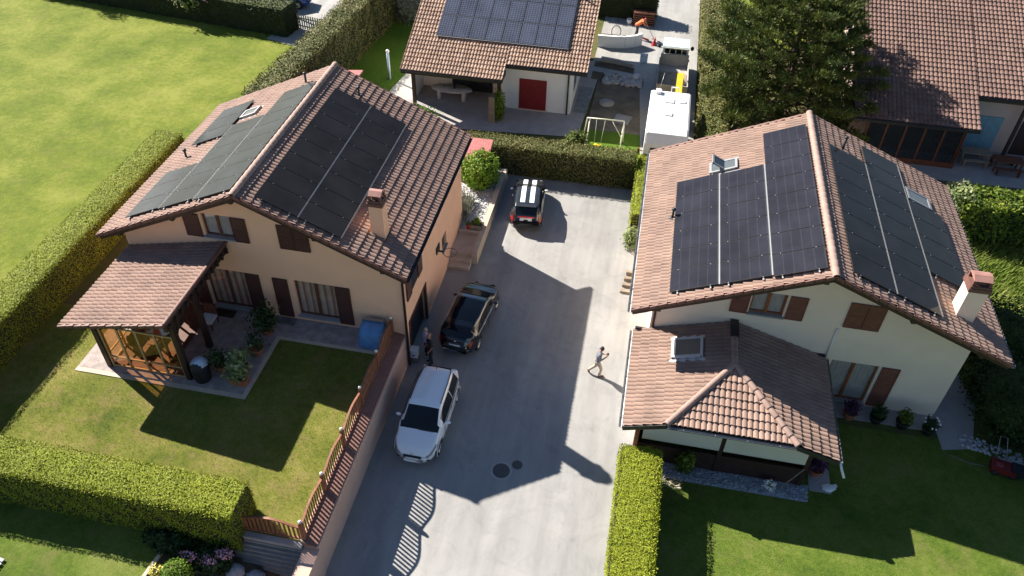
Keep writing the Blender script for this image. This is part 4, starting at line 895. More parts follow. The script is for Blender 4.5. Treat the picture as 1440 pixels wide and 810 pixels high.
bush('shrub', 'leafy shrub left of the swing set behind the browning hedge', (-3.55, 40.6, .7), (.75, .6, .7), 'hedgeG', 1200, .12)
bush('climbing_plant', 'green climbing plant on the patio screen beside the white wall', (-8.75, 43.2, 1.0), (.35, .35, 1.1), 'bush', 900, .12)
bush('shrub', 'yellow green shrub peeking over the roof edge of the peach house', (-13.6, 41.6, .6), (1.4, .5, .7), 'bush', 1500, .12)
bush('shrub', 'pink flowering shrub over the dark hedge near the picket gate', (-30.3, 49.2, 3.6), (.7, .7, .7), 'pinkflower', 500, .16, core='hedgeD')
bush('shrub', 'bright green shrub growing out of the dark far hedge', (-31.9, 48.9, 3.4), (1.0, .7, .9), 'leafpale', 700, .2, core='hedgeD', lobes=.4)
bush('clipped_bush', 'bright clipped bush at the bottom edge of the lower flower bed', (-12.5, 10.6, 1.55), (.5, .45, .5), 'bush', 1500, .07, lobes=.05)
bush('shrub', 'dark leafy plants in the lower bed beside the stepped block wall', (-11.9, 11.4, 1.2), (.8, .5, .4), 'leafdark', 1500, .16, core='leafdark')
bush('shrub', 'dark shrub under the end of the lower left hedge', (-13.4, 11.6, 1.5), (.8, .4, .35), 'leafdark', 1500, .14)
bush('yellow_flowers', 'clump of pale yellow flowers at the bottom left bed corner', (-13.2, 10.55, 1.5), (.26, .2, .16), 'yellowflower', 260, .07)
for (x, y, z), l in (((-11.3, 11.5, 1.6), 'pink blossoms of the bed, the cluster nearest the block wall'), ((-12.4, 11.2, 1.6), 'lilac pink blossoms left of the other flower clusters'), ((-11.7, 11.2, 1.55), 'pink blossoms in the middle of the dark lower bed')):
    bush('flower_cluster', l, (x, y, z), (.28, .16, .16), 'pinkflower', 200, .07, cat='flowers', core='leafdark')
for (x, y), l in (((-11.0, 11.3), 'grey boulder in the lower bed below the pink blossoms'), ((-10.3, 11.3), 'smaller grey boulder against the foot of the block wall')):
    mb = MB(); mb.ball((x, y, .95 if x < -10.6 else .78), (.35, .28, .25), 10, 7, 0, .12); tag(mb.make('boulder', 'bluestone'), l, 'rock')
mb = MB(); mb.bar((-13.55, 10.2, 1.42), (-13.3, 12.0, 1.42), .12, .08); tag(mb.make('edging_kerb', 'steptile'), 'narrow stone kerb between lower lawn and flower bed', 'kerb')
t = thing('garden_mat', 'grey white slatted board cut by the lower left corner', 'mat', (-19.4, 9.8, 1.4)); mb = MB()
for i in range(6): mb.obox((-18.75, 10.0-.14*i, 1.46), (.55, -.1, 0), (.01, .05, 0), (0, 0, .02))
mb.make('slats', 'stone', t)

# the big pine
def pine(x, y, H, Rr, label):
    t = thing('pine_tree', label, 'tree', (x, y, 0))
    mb = MB(); mb.tube([(x, y, -.1), (x+.05, y, H*.4), (x-.05, y+.1, H*.75), (x, y, H)], [.32, .24, .14, .03], 10)
    T, AX, SH = [], [], []
    for k in range(105):
        h = H*(.10+.9*((k+.5)/105)**.95); f = max(.05, 1-((h/H-.33)/.70)**2 if h/H > .33 else .80+.2*(h/H)/.33); a = k*2.39996+random.uniform(-.2, .2)
        L = Rr*math.sqrt(f)*random.uniform(.74, 1.08); b = np.array([x, y, h]); up = -.02+.5*(h/H)**1.5; d = np.array([math.cos(a), math.sin(a), up])
        e = b+d*L; mid = (b+e)/2+(0, 0, -.06*L); sd = unit(np.cross(d, (0, 0, 1)))
        mb.tube([b, mid, e], [.075*(1-h/H)+.02, .045*(1-h/H)+.015, .008], 5)
        nb = int(4+L*2.1)
        for q in range(nb):                     # branchlets carrying dense needle clumps
            s_ = .30+.70*(q+1)/nb; base = b*(1-s_)**2+2*mid*s_*(1-s_)+e*s_*s_
            side = (-1)**q*(.25+.42*L*.5*(1.15-s_))*random.uniform(.6, 1.1) if s_ < .99 else 0
            tip = base+sd*side+unit(d)*abs(side)*.6+(0, 0, .10+.12*random.random())
            if abs(side) > .1: mb.tube([base, tip], [.018, .006], 4)
            n = 9; w = rng.random((n, 1))*.55+.45; c = base+(tip-base)*w+rng.normal(0, 1, (n, 3))*(.13, .13, .07)
            T.append(c); AX.append(np.tile(unit(unit(tip-base+unit(d)*.2)+(0, 0, .9)), (n, 1))); SH.append(np.full(n, random.random()))
    mb.make('trunk', 'bark', t)
    T = np.concatenate(T); AX = np.concatenate(AX); SH = np.concatenate(SH); k = 11
    P = np.repeat(T, k, 0)+rng.normal(0, .045, (len(T)*k, 3)); mb = MB(); mb.leaves(P, np.repeat(AX, k, 0), .27, 0, .16, .50)
    mb.rnd[0] = np.clip(np.repeat(SH, k)*.8+mb.rnd[0]*.3, 0, 1); mb.make('needles', 'pine', t)
pine(8.3, 46.4, 7.9, 5.3, 'large spreading pine tree between the cream house and the side road')

# tall meadow grass on the right (countless blades)
def blades(name, poly_fn, n, h, m, label, cat):
    P = poly_fn(n); k = len(P); lean = np.array([.5, -.3, 1.2]); mb = MB(); mb.leaves(P, np.tile(lean, (k, 1)), h, 0, .10, .35)
    return tag(mb.make(name, m), label, cat, kind='stuff')
def meadow(n):
    x = 14.6+rng.random(n)*8; y = 25.5+rng.random(n)*11.5; k = (x > 14.9+.0*y); P = np.stack([x, y, np.full(n, .28)], 1)[k]
    c = wave(P, .9, 1); return P[c > -.55]
blades('tall_grass', meadow, 46000, .6, 'tallgrass', 'tall unmown grass between the cream house and the laurel hedge', 'grass')
def lawnpts(x0, x1, y0, y1, z):
    return lambda n: np.stack([x0+rng.random(n)*(x1-x0), y0+rng.random(n)*(y1-y0), np.full(n, z)], 1)
blades('grass', lawnpts(-23.2, -9.0, 13.2, 21, 1.69), 30000, .075, 'tallgrass', 'short grass blades of the upper garden lawn', 'grass')
blades('grass', lawnpts(2.6, 19, 9.5, 22.3, .29), 34000, .075, 'tallgrass', 'short grass blades of the lawn in front of the cream house', 'grass')
mb = MB(); P = lawnpts(-9.0, -8.1, 31.6, 33.6, .62)(900); mb.leaves(P, np.tile([0, 0, 1.5], (900, 1)), .55, 0, .07, .35); tag(mb.make('grass_tuft', 'leafgrey'), 'dry ornamental grass tuft in the gravel bed at the house corner', 'plant')

# stones
def stones(name, label, x0, x1, y0, y1, z, n, r, m, fn=None):
    mb = MB()
    for i in range(n):
        x, y = random.uniform(x0, x1), random.uniform(y0, y1)
        if fn and not fn(x, y): continue
        q = r*random.uniform(.5, 1.2); mb.ball((x, y, z+q*.3), (q, q*random.uniform(.7, 1), q*.6), 6, 4, 0, .2)
    return tag(mb.make(name, m), label, 'stones', kind='stuff')
stones('pebbles', 'white pebbles around the dark shrub at the right edge', 14.2, 16.4, 21.6, 22.9, .3, 260, .09, 'stone', lambda x, y: abs(y-(22.6-.28*(x-14.2))) < .33)
stones('pebbles', 'grey pebbles in the strip below the porch blinds', 2.6, 8.0, 18.4, 19.0, .3, 620, .06, 'bluestone')
stones('pebbles', 'pale pebbles of the raised bed beside the steps', -9.2, -7.3, 31.1, 36.6, .62, 900, .06, 'stone')
stones('rubble', 'heap of broken pale rubble on the dug up yard', -2.9, -.4, 49.5, 51.0, .02, 160, .2, 'stone')

# potted plants
def potted(label, x, y, z, r, pm, lm, h, n, size, flower=None, sq=False, name='potted_plant'):
    t = thing(name, label, 'potted plant', (x, y, z)); mb = MB()
    if sq: mb.box(x-r*1.5, x+r*1.5, y-r, y+r, z, z+.32); mb.box(x-r*1.4, x+r*1.4, y-r*.9, y+r*.9, z+.322, z+.326, 1)
    else: mb.lathe((x, y, z), [(r*.7, 0), (r*.95, .26), (r*1.05, .27), (r*1.05, .33), (r*.9, .33), (r*.88, .29), (.001, .29)], 14, cap=False)
    mb.make('pot', [pm, 'soil'], t)
    mb = MB(); blob(mb, (x, y, z+.3+h*.55), (h*.55, h*.55, h*.6), n, size, 0, None, shell=.35, lobes=.3)
    for k in range(5): a = k*1.3; mb.tube([(x, y, z+.28), (x+.2*h*math.cos(a), y+.2*h*math.sin(a), z+.3+h*.6)], .012, 4)
    mb.make('foliage', lm, t)
    if flower:
        mb = MB(); v = rng.normal(0, 1, (14, 3)); v /= np.linalg.norm(v, axis=1)[:, None]; v[:, 2] = abs(v[:, 2])
        for p in v: mb.ball((x+p[0]*h*.6, y+p[1]*h*.6, z+.3+h*.55+p[2]*h*.62), .045, 6, 4)
        mb.make('flowers', flower, t)
    return t
potted('pale leaved plant in a terracotta trough on the near terrace corner', -13.95, 18.35, ZG, .2, 'terracotta', 'leafpale', .75, 420, .17, None, True)
potted('pale leaved bush in the second terracotta trough from the terrace corner', -14.2, 18.95, ZG, .2, 'terracotta', 'leafpale', .8, 420, .17, None, True)
potted('grey green loose plant left of the terracotta troughs', -14.95, 18.75, ZG, .18, 'terracotta', 'leafdark', .8, 420, .12)
potted('big empty looking terracotta pot with thin dark plant at the terrace edge', -13.95, 19.95, ZG, .27, 'terracotta', 'leafdark', .8, 260, .12)
potted('dark tall plant in terracotta pot close to the shutters', -14.0, 21.1, ZG, .22, 'terracotta', 'leafdark', 1.1, 900, .13)
potted('purple leaved plant in terracotta pot next to the right patio door', 9.95, 22.85, .31, .28, 'terracotta', 'leafpurple', .55, 420, .12)
potted('second pot from the patio door, bushy green leaves', 11.0, 22.85, .31, .28, 'blacktrim', 'leafdark', .5, 420, .12)
potted('third pot from the patio door, light green drooping leaves', 12.0, 22.8, .31, .28, 'blacktrim', 'hedgeG', .5, 420, .13)
potted('pot with white flowers at the corner of the cream house', 12.95, 22.65, .31, .26, 'blacktrim', 'leafdark', .5, 360, .1, 'whiteflower')
potted('purple plant in a round terracotta pot at the right foot of the porch', 8.35, 19.75, .31, .3, 'terracotta', 'leafpurple', .6, 500, .13)
potted('small green plant in a wooden box on the planter wall', -7.45, 31.35, .62, .22, 'weatherwood', 'bush', .3, 220, .1, None, True)
potted('tiny plant in a red pot on the stone landing', -7.85, 31.2, .62, .13, 'red', 'bush', .15, 80, .08)
bush('shrub', 'thin yellowing young shrub in front of the porch blinds', (3.4, 18.75, .9), (.35, .25, .6), 'laurel', 260, .13, core='laurel')
bush('flower_cluster', 'white pink flowers in front of the porch blind crank', (6.6, 18.7, .5), (.22, .18, .18), 'whiteflower', 160, .1, cat='flowers')
mb = MB(); P = lawnpts(2.5, 3.3, 17.9, 18.3, .3)(120); mb.leaves(P, np.tile([.6, -.2, .8], (120, 1)), .3, 0, .08, .3); tag(mb.make('dry_grass_tuft', 'creamwood'), 'dry straw tuft beside the bright hedge strip', 'plant')
mb = MB(); mb.ball((8.8, 19.15, .33), (.26, .2, .06), 10, 6, 0, .25); mb.obox((9.0, 19.25, .34), (.12, .05, 0), (-.02, .06, 0), (0, 0, .02)); tag(mb.make('white_cloth', 'white'), 'crumpled white cloth lying on the shaded lawn by the porch pot', 'cloth')

# covers, mats, small items on left terrace
t = thing('kettle_barbecue', 'barbecue under black cover with pale top beside the terrace post', 'barbecue', (-15.45, 18.25, ZG))
mb = MB(); mb.lathe((-15.45, 18.25, ZG), [(.30, 0), (.34, .25), (.36, .6), (.33, .85), (.2, 1.02), (.001, 1.06)], 18, cap=False); mb.make('cover', 'black', t)
mb = MB(); mb.lathe((-15.45, 18.27, ZG+.86), [(.335, -.06), (.335, .0), (.21, .17), (.001, .21)], 18, cap=False); mb.make('cover_top', 'paleblue', t)
t = thing('covered_grill', 'boxy grill under blue tarpaulin by the fence end', 'barbecue', (-9.6, 21.7, ZG)); mb = MB()
prof = [(.0, 1.0), (.35, 1.02), (.6, 1.0), (.78, .9), (.95, .78), (1.05, .0)]
V = []
for i in range(9):
    x = -10.05+i*.112; 
    for j, (dy, z) in enumerate([(.45, 0), (.42, .75), (.3, .88), (-.05, .88), (-.3, .74), (-.4, .6), (-.48, 0)]):
        V.append((x+.03*math.sin(j*2+i), 21.62+dy+.03*math.sin(i*1.7+j), ZG+z+.02*math.sin(i*2.3+j*1.1)*(z > 0)))
Fq = [[i*7+j, (i+1)*7+j, (i+1)*7+j+1, i*7+j+1] for i in range(8) for j in range(6)]+[list(range(7)), list(range(56, 63))[::-1]]
mb.add(V, Fq, 0, True); mb.make('tarpaulin', 'tarp', t)
mb = MB(); mb.box(-10.0, -9.2, 21.85, 22.0, ZG+.9, ZG+.95); mb.make('shelf', 'zinc', t)
for x, y, w, l, h, c in ((-16.3, 21.85, .45, 'dark striped doormat in front of the striped curtain door', .22, 'darkwood'), (-13.65, 21.95, .5, 'grey doormat under the brown shutter right of the tall dark plant', .2, 'greypl')):
    mb = MB(); mb.box(x-w, x+w, y-h, y+h, ZG+.012, ZG+.03)
    for i in range(3): mb.box(x-w+.12+i*.28, x-w+.2+i*.28, y-h+.02, y+h-.02, ZG+.031, ZG+.036)
    tag(mb.make('doormat', c), l, 'doormat')
mb = MB(); mb.box(-8.33, -7.98, 22.25, 22.6, .35, .75); mb.box(-8.31, -8.0, 22.27, 22.58, 0, .35, 1); mb.box(-8.2, -8.1, 22.24, 22.249, .45, .55, 2); tag(mb.make('letter_box', ['white', 'greypl', 'signblue']), 'white letter box at the garage corner of the peach house', 'letter box')
# basketball hoop on the side wall
t = thing('basketball_hoop', 'basketball hoop sticking out from the side wall of the peach house', 'basketball hoop', (-8.3, 27.3, 2.4)); mb = MB()
mb.tube([(-7.75+.32*math.cos(a), 27.2+.32*math.sin(a), 2.3) for a in np.linspace(0, 2*math.pi, 21)], .013, 6); mb.make('ring', 'redwood', t)
mb = MB(); mb.box(-8.33, -8.29, 26.95, 27.45, 2.25, 2.6); mb.bar((-8.3, 27.2, 2.32), (-8.06, 27.2, 2.3), .1, .03); mb.make('bracket', 'iron', t)
# wooden sleepers at the right eave
for i in range(4):
    y = 28.8+i*.45; mb = MB(); mb.box(.15+.06*i, 1.0, y-.09, y+.09, 0, .12+.03*i)
    tag(mb.make('sleeper_step', 'weatherwood'), ['nearest', 'second nearest', 'third nearest', 'farthest'][i]+' of four wooden sleepers beside the eave of the cream house', 'step', 'sleeper steps')
# lawn mower at right
t = thing('lawn_mower', 'red and black lawn mower on the shaded lawn near the white pebbles', 'lawn mower', (15.5, 21.4, .3))
mb = MB(); mb.obox((15.4, 21.3, .55), (.42, -.1, 0), (.06, .25, 0), (0, 0, .12)); mb.ball((15.25, 21.33, .68), (.2, .18, .12)); mb.make('deck', 'darkred', t)
mb = MB(); mb.obox((15.85, 21.2, .62), (.2, -.05, 0), (.05, .22, 0), (0, 0, .16)); mb.make('grass_box', 'black', t)
mb = MB(); mb.tube([(15.2, 21.6, .6), (15.3, 22.3, 1.2), (15.55, 22.25, 1.2), (15.55, 21.5, .6)], .015, 6); mb.make('handle', 'zinc', t)
for dx, dy in ((-.3, -.2), (-.25, .28), (.3, -.3), (.35, .18)):
    mb = MB(); p = np.array([15.4+dx, 21.3+dy, .42]); mb.tube([p-(0, .03, 0), p+(0, .03, 0)], .12, 12); mb.make('wheel', 'tyre', t)
mb = MB(); mb.tube([(13.6, 21.7, .32), (14.3, 21.45, .32), (14.9, 21.4, .33), (15.2, 21.8, .33), (15.9, 22.6, .5)], .015, 6); tag(mb.make('garden_hose', 'greypl'), 'thin grey hose curling past the white pebbles', 'hose')

# ================================================================== CARS
def car(name, label, cat, ox, oy, yaw, L, Wd, H, paint, top, belt, wplan, roofw, ws, rw, sg, wheels, wr, extras=None, z0=0, glass='carglass'):
    """x forward. top/belt/wplan/roofw: control tables (x -> value)"""
    cy, sy = math.cos(yaw), math.sin(yaw)
    T = lambda P: np.stack([ox+P[..., 0]*cy-P[..., 1]*sy, oy+P[..., 0]*sy+P[..., 1]*cy, z0+P[..., 2]], -1)
    t = thing(name, label, cat, (ox, oy, z0))
    def ip(tab, x):
        xs, ys_ = zip(*tab); xs = np.array(xs); ys_ = np.array(ys_)
        acc = 0; ws_ = (-.10, -.05, 0, .05, .10)
        for o in ws_: acc = acc+np.interp(x+o*.6, xs, ys_)
        return acc/5
    X = np.unique(np.concatenate([np.linspace(-L/2, L/2, 74), np.array([ws[0], ws[1], rw[0], rw[1], *[v for s_ in sg for v in s_]])])); 
    rows = []
    for x in X:
        w = float(ip(wplan, x)); zt = float(ip(top, x)); zb = float(ip(belt, x)); r_ = min(float(ip(roofw, x)), w*.97); zb = min(zb, zt-.05)
        fr = abs(x)/(L/2); lo = .2+.12*max(0, fr-.85)/.15
        g = zt-zb > .22
        pts = [(0, lo), (w*.6, lo), (w*.9, lo+.02), (w*.985, lo+.16), (w, lo+.34), (w*.995, (lo+.34+zb)/2), (w*.975, zb-.03)]
        a = np.array([w*.955, zb]); b = np.array([r_, zt-(.05 if g else .02)])
        if not g: b = np.array([w*.90, zt-.025])
        for q in (0, .2, .4, .6, .8, 1.): pts.append(tuple(a+(b-a)*q+np.array([.02*math.sin(math.pi*q), 0])))
        e = b[0]
        for f_, dz in ((.96, .035), (.88, .05), (.7, .06), (.45, .068), (.2, .072), (0, .073)):
            k_ = 1 if g else .45; pts.append((e*f_, b[1]+dz*k_*(.75 if g else 1)))
        rows.append(pts)
    n = len(rows[0]); P = np.array([[(x, y, z) for (y, z) in r_] for x, r_ in zip(X, rows)])
    Pm = P.copy(); Pm[:, :, 1] *= -1
    # close both ends by pulling first/last ring inwards a little
    cls = {}
    zones = {'body': [], 'windscreen': [], 'rear_window': [], 'side_window': []}
    wc = wheels
    for i in range(len(X)-1):
        xm = (X[i]+X[i+1])/2
        for j in range(n-1):
            k_ = 'body'; zc = P[i:i+2, j:j+2, 2].mean()
            g = (P[i, n-1, 2]-P[i, 6, 2] > .18)
            if 7 <= j <= 11 and any(a_ < xm < b_ for a_, b_ in sg) and g and 7 <= j <= 10: k_ = 'side_window'
            if j >= 13 and ws[0] < xm < ws[1]: k_ = 'windscreen'
            if j >= 13 and rw[0] < xm < rw[1]: k_ = 'rear_window'
            if any((xm-c_)**2+(zc-wr)**2 < (wr+.05)**2 for c_ in wc) and 2 <= j <= 5: continue
            zones[k_].append((i, j))
    for zn, fs in zones.items():
        if not fs: continue
        mb = MB()
        for Q, fl in ((P, False), (Pm, True)):
            Vv = T(Q).reshape(-1, 3); Fq = [[i*n+j, (i+1)*n+j, (i+1)*n+j+1, i*n+j+1] for i, j in fs]
            if not fl: Fq = [f[::-1] for f in Fq]
            if zn == 'body':
                Fq.append([j for j in range(n)] if not fl else [j for j in range(n)][::-1]); Fq.append([(len(X)-1)*n+j for j in range(n)][::-1] if not fl else [(len(X)-1)*n+j for j in range(n)])
            mb.add(Vv, Fq, 0, True)
        mb.make(zn, paint if zn == 'body' else glass, t)
    for c_ in wc:
        for s_ in (-1, 1):
            w = float(ip(wplan, c_)); y = s_*(w-.12)
            def ring(prof, m_, nm, par):
                V = []
                for r_, yy in prof:
                    for k_ in range(24): a_ = 2*math.pi*k_/24; V.append((c_+r_*math.cos(a_), y+s_*yy, wr+r_*math.sin(a_)))
                V = T(np.array(V)); Fq = [[i*24+k_, i*24+(k_+1) % 24, (i+1)*24+(k_+1) % 24, (i+1)*24+k_] for i in range(len(prof)-1) for k_ in range(24)]
                q = MB(); q.add(V, Fq, 0, True); return q.make(nm, m_, par)
            tw = ring([(.001, -.1), (wr*.9, -.1), (wr, -.07), (wr, .07), (wr*.93, .1), (wr*.66, .1)], 'tyre', 'wheel', t)
            ring([(wr*.66, .1), (wr*.62, .07), (wr*.3, .08), (.001, .095)], 'rim', 'rim', tw)
            q = MB(); V = []
            for r_, yy in ((wr+.035, .095), (wr+.07, .105), (wr+.075, .08)):
                for k_ in range(15): a_ = math.pi*(-.05+1.1*k_/14); V.append((c_+r_*math.cos(a_), s_*(w-.10+yy), wr+r_*math.sin(a_)))
            q.add(T(np.array(V)), [[i*15+k_, i*15+k_+1, (i+1)*15+k_+1, (i+1)*15+k_] for i in range(2) for k_ in range(14)], 0, True); q.make('wheel_arch', 'blacktrim' if paint != 'carwhite' else 'carwhite', t)
            q = MB(); V = [(c_+(wr+.06)*math.cos(a_), s_*(w-.30), wr+(wr+.06)*math.sin(a_)) for a_ in np.linspace(0, 2*math.pi, 19)[:-1]]; q.add(T(np.array(V)), [list(range(18))]); q.make('wheel_well', 'blacktrim', t)
    def lb(nm, m_, c, h, rx=0, rnd=True, par=None):       # box in car coordinates, mirrored if list
        q = MB(); V = np.array([(c[0]+i*h[0], c[1]+j*h[1], c[2]+k_*h[2]) for i in (-1, 1) for j in (-1, 1) for k_ in (-1, 1)])
        if rx: V[:, 2] += (V[:, 0]-c[0])*rx
        q.add(T(V), BOXF); return q.make(nm, m_, par or t)
    def patch(nm, m_, x0, x1, j0, j1, off=.006, sides=(1, -1)):
        xs = [x for x in X if x0 <= x <= x1]; ii = [list(X).index(x) for x in xs]
        for sd in sides:
            Q = P[ii][:, j0:j1+1].copy(); Q[..., 1] += off; Q[..., 2] += off*.7; Q[..., 0] += off*np.sign(x0+x1)
            Q[..., 1] *= sd; a_, b_ = Q.shape[:2]; q = MB()
            q.add(T(Q).reshape(-1, 3), [[i*b_+j, (i+1)*b_+j, (i+1)*b_+j+1, i*b_+j+1] for i in range(a_-1) for j in range(b_-1)], 0, True); q.make(nm, m_, t)
    def ell(nm, m_, c, r, par=None):
        q = MB(); q.ball((0, 0, 0), r, 12, 8); V = np.concatenate(q.v)+np.array(c); q.v = [T(V)]; return q.make(nm, m_, par or t)
    def line(nm, m_, x0, x1, j, r_=.012, off=.006, sides=(1, -1)):
        ii = [i for i, x in enumerate(X) if x0 <= x <= x1]
        for sd in sides:
            q = MB(); V = [T(np.array([X[i], sd*(P[i, j, 1]+off), P[i, j, 2]+off])) for i in ii]; q.tube(V, r_, 6); q.make(nm, m_, t)
    lb.line = line
    if extras: extras(t, lb, patch, ell, ip, P, X, T)
    return t

# --- white SUV (bonnet towards the camera)
def white_extras(t, lb, patch, ell, ip, P, X, T):
    for s in (-1, 1):
        ell('door_mirror', 'carwhite', (.62, s*.99, 1.04), (.07, .12, .07))
        ell('fog_light', 'blacktrim', (2.06, s*.56, .42), (.05, .09, .03))
        for x in (.28, -.72): lb('door_handle', 'carwhite', (x, s*.895, .92), (.09, .02, .015))
        for x in (.72, -.28, -1.2): lb('door_seam', 'blacktrim', (x, s*.905, .68), (.006, .006, .30))
    patch('headlight', 'lamp', 1.55, 2.12, 7, 12, .010); patch('tail_light', 'redlamp', -2.12, -1.9, 5, 8, .010); lb.line('roof_rail', 'blacktrim', -1.75, .25, 13, .02, .012); lb.line('glass_trim', 'blacktrim', -1.6, .6, 6, .012, .012)
    lb('grille', 'blacktrim', (2.165, 0, .62), (.03, .34, .035)); lb('grille', 'blacktrim', (2.17, 0, .43), (.03, .40, .05)); lb('number_plate', 'plate', (2.205, 0, .55), (.006, .25, .05))
    ell('badge', 'chrome', (2.17, 0, .74), (.03, .07, .035)); lb('antenna', 'blacktrim', (-1.45, 0, 1.70), (.05, .012, .025)); lb('wiper', 'blacktrim', (1.18, .28, 1.05), (.03, .3, .012)); lb('bonnet_seam', 'blacktrim', (1.16, 0, .985), (.02, .66, .012))
car('parked_suv', 'white car parked nose forward beside the salmon wall, dark windscreen, black roof rails', 'car', -6.67, 19.28, R(-90.6), 4.41, 1.82, 1.66, 'carwhite',
    [(-2.2, .62), (-2.16, 1.02), (-2.0, 1.18), (-1.75, 1.45), (-1.45, 1.56), (-.6, 1.61), (.2, 1.60), (.45, 1.52), (1.2, 1.02), (1.6, .95), (1.9, .86), (2.1, .70), (2.2, .5)],
    [(-2.2, .55), (-1.9, 1.12), (-1.0, 1.05), (1.0, .95), (2.2, .45)],
    [(-2.2, .50), (-2.08, .70), (-1.65, .86), (-.5, .91), (.9, .90), (1.5, .84), (1.85, .74), (2.06, .60), (2.2, .34)],
    [(-2.2, .36), (-1.9, .46), (-1.5, .58), (-.8, .63), (.2, .63), (.5, .64), (1.2, .74), (1.3, .78)], (.42, 1.19), (-2.04, -1.66), [(-1.6, -.62), (-.58, .68)], (1.32, -1.33), .34, white_extras)

def black_extras(t, lb, patch, ell, ip, P, X, T):
    for s in (-1, 1):
        ell('door_mirror', 'carblack', (.66, s*.97, .98), (.07, .11, .06))
        for x in (.30, -.62): lb('door_handle', 'chrome', (x, s*.885, .90), (.09, .02, .014))
        lb('door_seam', 'blacktrim', (-.2, s*.895, .62), (.006, .006, .28))
    patch('headlight', 'lamp', 1.6, 2.08, 7, 11, .010); patch('tail_light', 'redlamp', -2.10, -1.85, 6, 9, .010); lb.line('chrome_trim', 'chrome', -1.55, .7, 6, .012, .010); lb.line('chrome_trim', 'chrome', -1.45, .35, 12, .009, .008); patch('panorama_roof', 'carglass', -1.25, .15, 14, 18, .006)
    lb('number_plate', 'plate', (-2.165, 0, .72), (.006, .25, .055)); lb('grille', 'blacktrim', (2.14, 0, .5), (.03, .5, .08)); ell('badge', 'chrome', (-2.12, 0, .93), (.03, .05, .05)); lb('rear_wiper', 'blacktrim', (-1.97, .1, 1.06), (.03, .2, .008))
car('parked_hatchback', 'shiny black hatchback with chrome window trim parked outside the garage', 'car', -6.32, 25.15, R(84.5), 4.35, 1.82, 1.5, 'carblack',
    [(-2.17, .55), (-2.12, .95), (-1.95, 1.06), (-1.6, 1.30), (-1.2, 1.40), (-.5, 1.45), (.2, 1.44), (.5, 1.36), (1.25, .98), (1.75, .86), (2.05, .70), (2.17, .5)],
    [(-2.17, .5), (-1.8, 1.02), (-1.0, .97), (1.0, .90), (2.17, .42)],
    [(-2.17, .56), (-2.0, .74), (-1.5, .87), (0, .90), (1.3, .87), (1.7, .78), (2.0, .62), (2.17, .42)],
    [(-2.17, .44), (-1.6, .60), (-.8, .69), (.2, .69), (.5, .69), (1.2, .75), (1.3, .78)], (.45, 1.22), (-2.0, -1.50), [(-1.4, -.62), (-.58, .70)], (1.33, -1.36), .32, black_extras)

def mini_extras(t, lb, patch, ell, ip, P, X, T):
    # white stripes lie on the paint: bonnet, roof and tailgate
    for s in (-1, 1):
        for x0, x1, nm in ((-1.22, .30, 'roof_stripe'), (.98, 1.75, 'bonnet_stripe')):
            xs = [x for x in X if x0 <= x <= x1]; q = MB(); V = []
            for x in xs:
                i = list(X).index(x)
                for y in (s*.12, s*.36):
                    yy = P[i, 12:, 1][::-1]; zz = P[i, 12:, 2][::-1]; V.append((x, y, np.interp(abs(y), yy, zz)+.008))
            q.add(T(np.array(V)), [[2*i, 2*i+2, 2*i+3, 2*i+1] for i in range(len(xs)-1)], 0, True); q.make(nm, 'stripe', t)
        lb('tailgate_stripe', 'stripe', (-1.915, s*.21, .74), (.008, .10, .17), 0); ell('door_mirror', 'stripe', (.55, s*.93, .96), (.06, .10, .055)); ell('headlight', 'lamp', (1.66, s*.58, .72), (.10, .12, .11))
        for x in (.1,): lb('door_handle', 'chrome', (x, s*.86, .85), (.08, .02, .014))
    patch('tail_light', 'redlamp', -1.90, -1.68, 6, 10, .012); lb('tail_band', 'redlamp', (-1.915, 0, .93), (.012, .42, .03)); lb('number_plate', 'plate', (-1.93, 0, .86), (.008, .24, .05)); lb('rear_bumper', 'blacktrim', (-1.90, 0, .40), (.06, .6, .07)); lb('roof_spoiler', 'cardark', (-1.45, 0, 1.35), (.10, .5, .015))
car('striped_car', 'small dark car with two white stripes over roof and tailgate at the driveway end', 'car', -5.32, 34.3, R(96), 3.85, 1.73, 1.42, 'cardark',
    [(-1.92, .55), (-1.9, .92), (-1.78, 1.02), (-1.5, 1.30), (-1.2, 1.36), (-.4, 1.38), (.2, 1.36), (.4, 1.30), (.95, .98), (1.5, .90), (1.8, .74), (1.92, .5)],
    [(-1.92, .5), (-1.6, .98), (-1.0, .94), (.8, .90), (1.92, .42)],
    [(-1.92, .66), (-1.78, .80), (-1.3, .85), (0, .86), (1.2, .85), (1.6, .78), (1.82, .64), (1.92, .5)],
    [(-1.92, .56), (-1.5, .60), (-.8, .62), (.2, .62), (.4, .62), (.95, .72), (1.1, .76)], (.38, .96), (-1.80, -1.44), [(-1.35, -.5), (-.44, .48)], (1.2, -1.22), .31, mini_extras)
def blue_extras(t, lb, patch, ell, ip, P, X, T):
    for s in (-1, 1): ell('headlight', 'lamp', (1.95, s*.62, .72), (.14, .12, .08))
    lb('grille', 'blacktrim', (2.15, 0, .55), (.03, .5, .1))
car('parked_car', 'blue car parked on the upper street, cut by the top edge', 'car', -27.0, 52.95, R(12), 4.3, 1.8, 1.5, 'carblue',
    [(-2.15, .6), (-2.0, 1.1), (-1.7, 1.42), (-.5, 1.5), (.3, 1.46), (.5, 1.38), (1.2, .98), (1.8, .85), (2.15, .5)],
    [(-2.15, .5), (-1.8, 1.02), (1.0, .92), (2.15, .42)], [(-2.15, .7), (-1.6, .88), (0, .9), (1.5, .86), (2.15, .55)],
    [(-2.15, .58), (-1.6, .58), (.3, .62), (1.2, .74)], (.45, 1.18), (-2.0, -1.65), [(-1.5, -.7), (-.6, .6)], (1.3, -1.33), .32, blue_extras, z0=1.7)

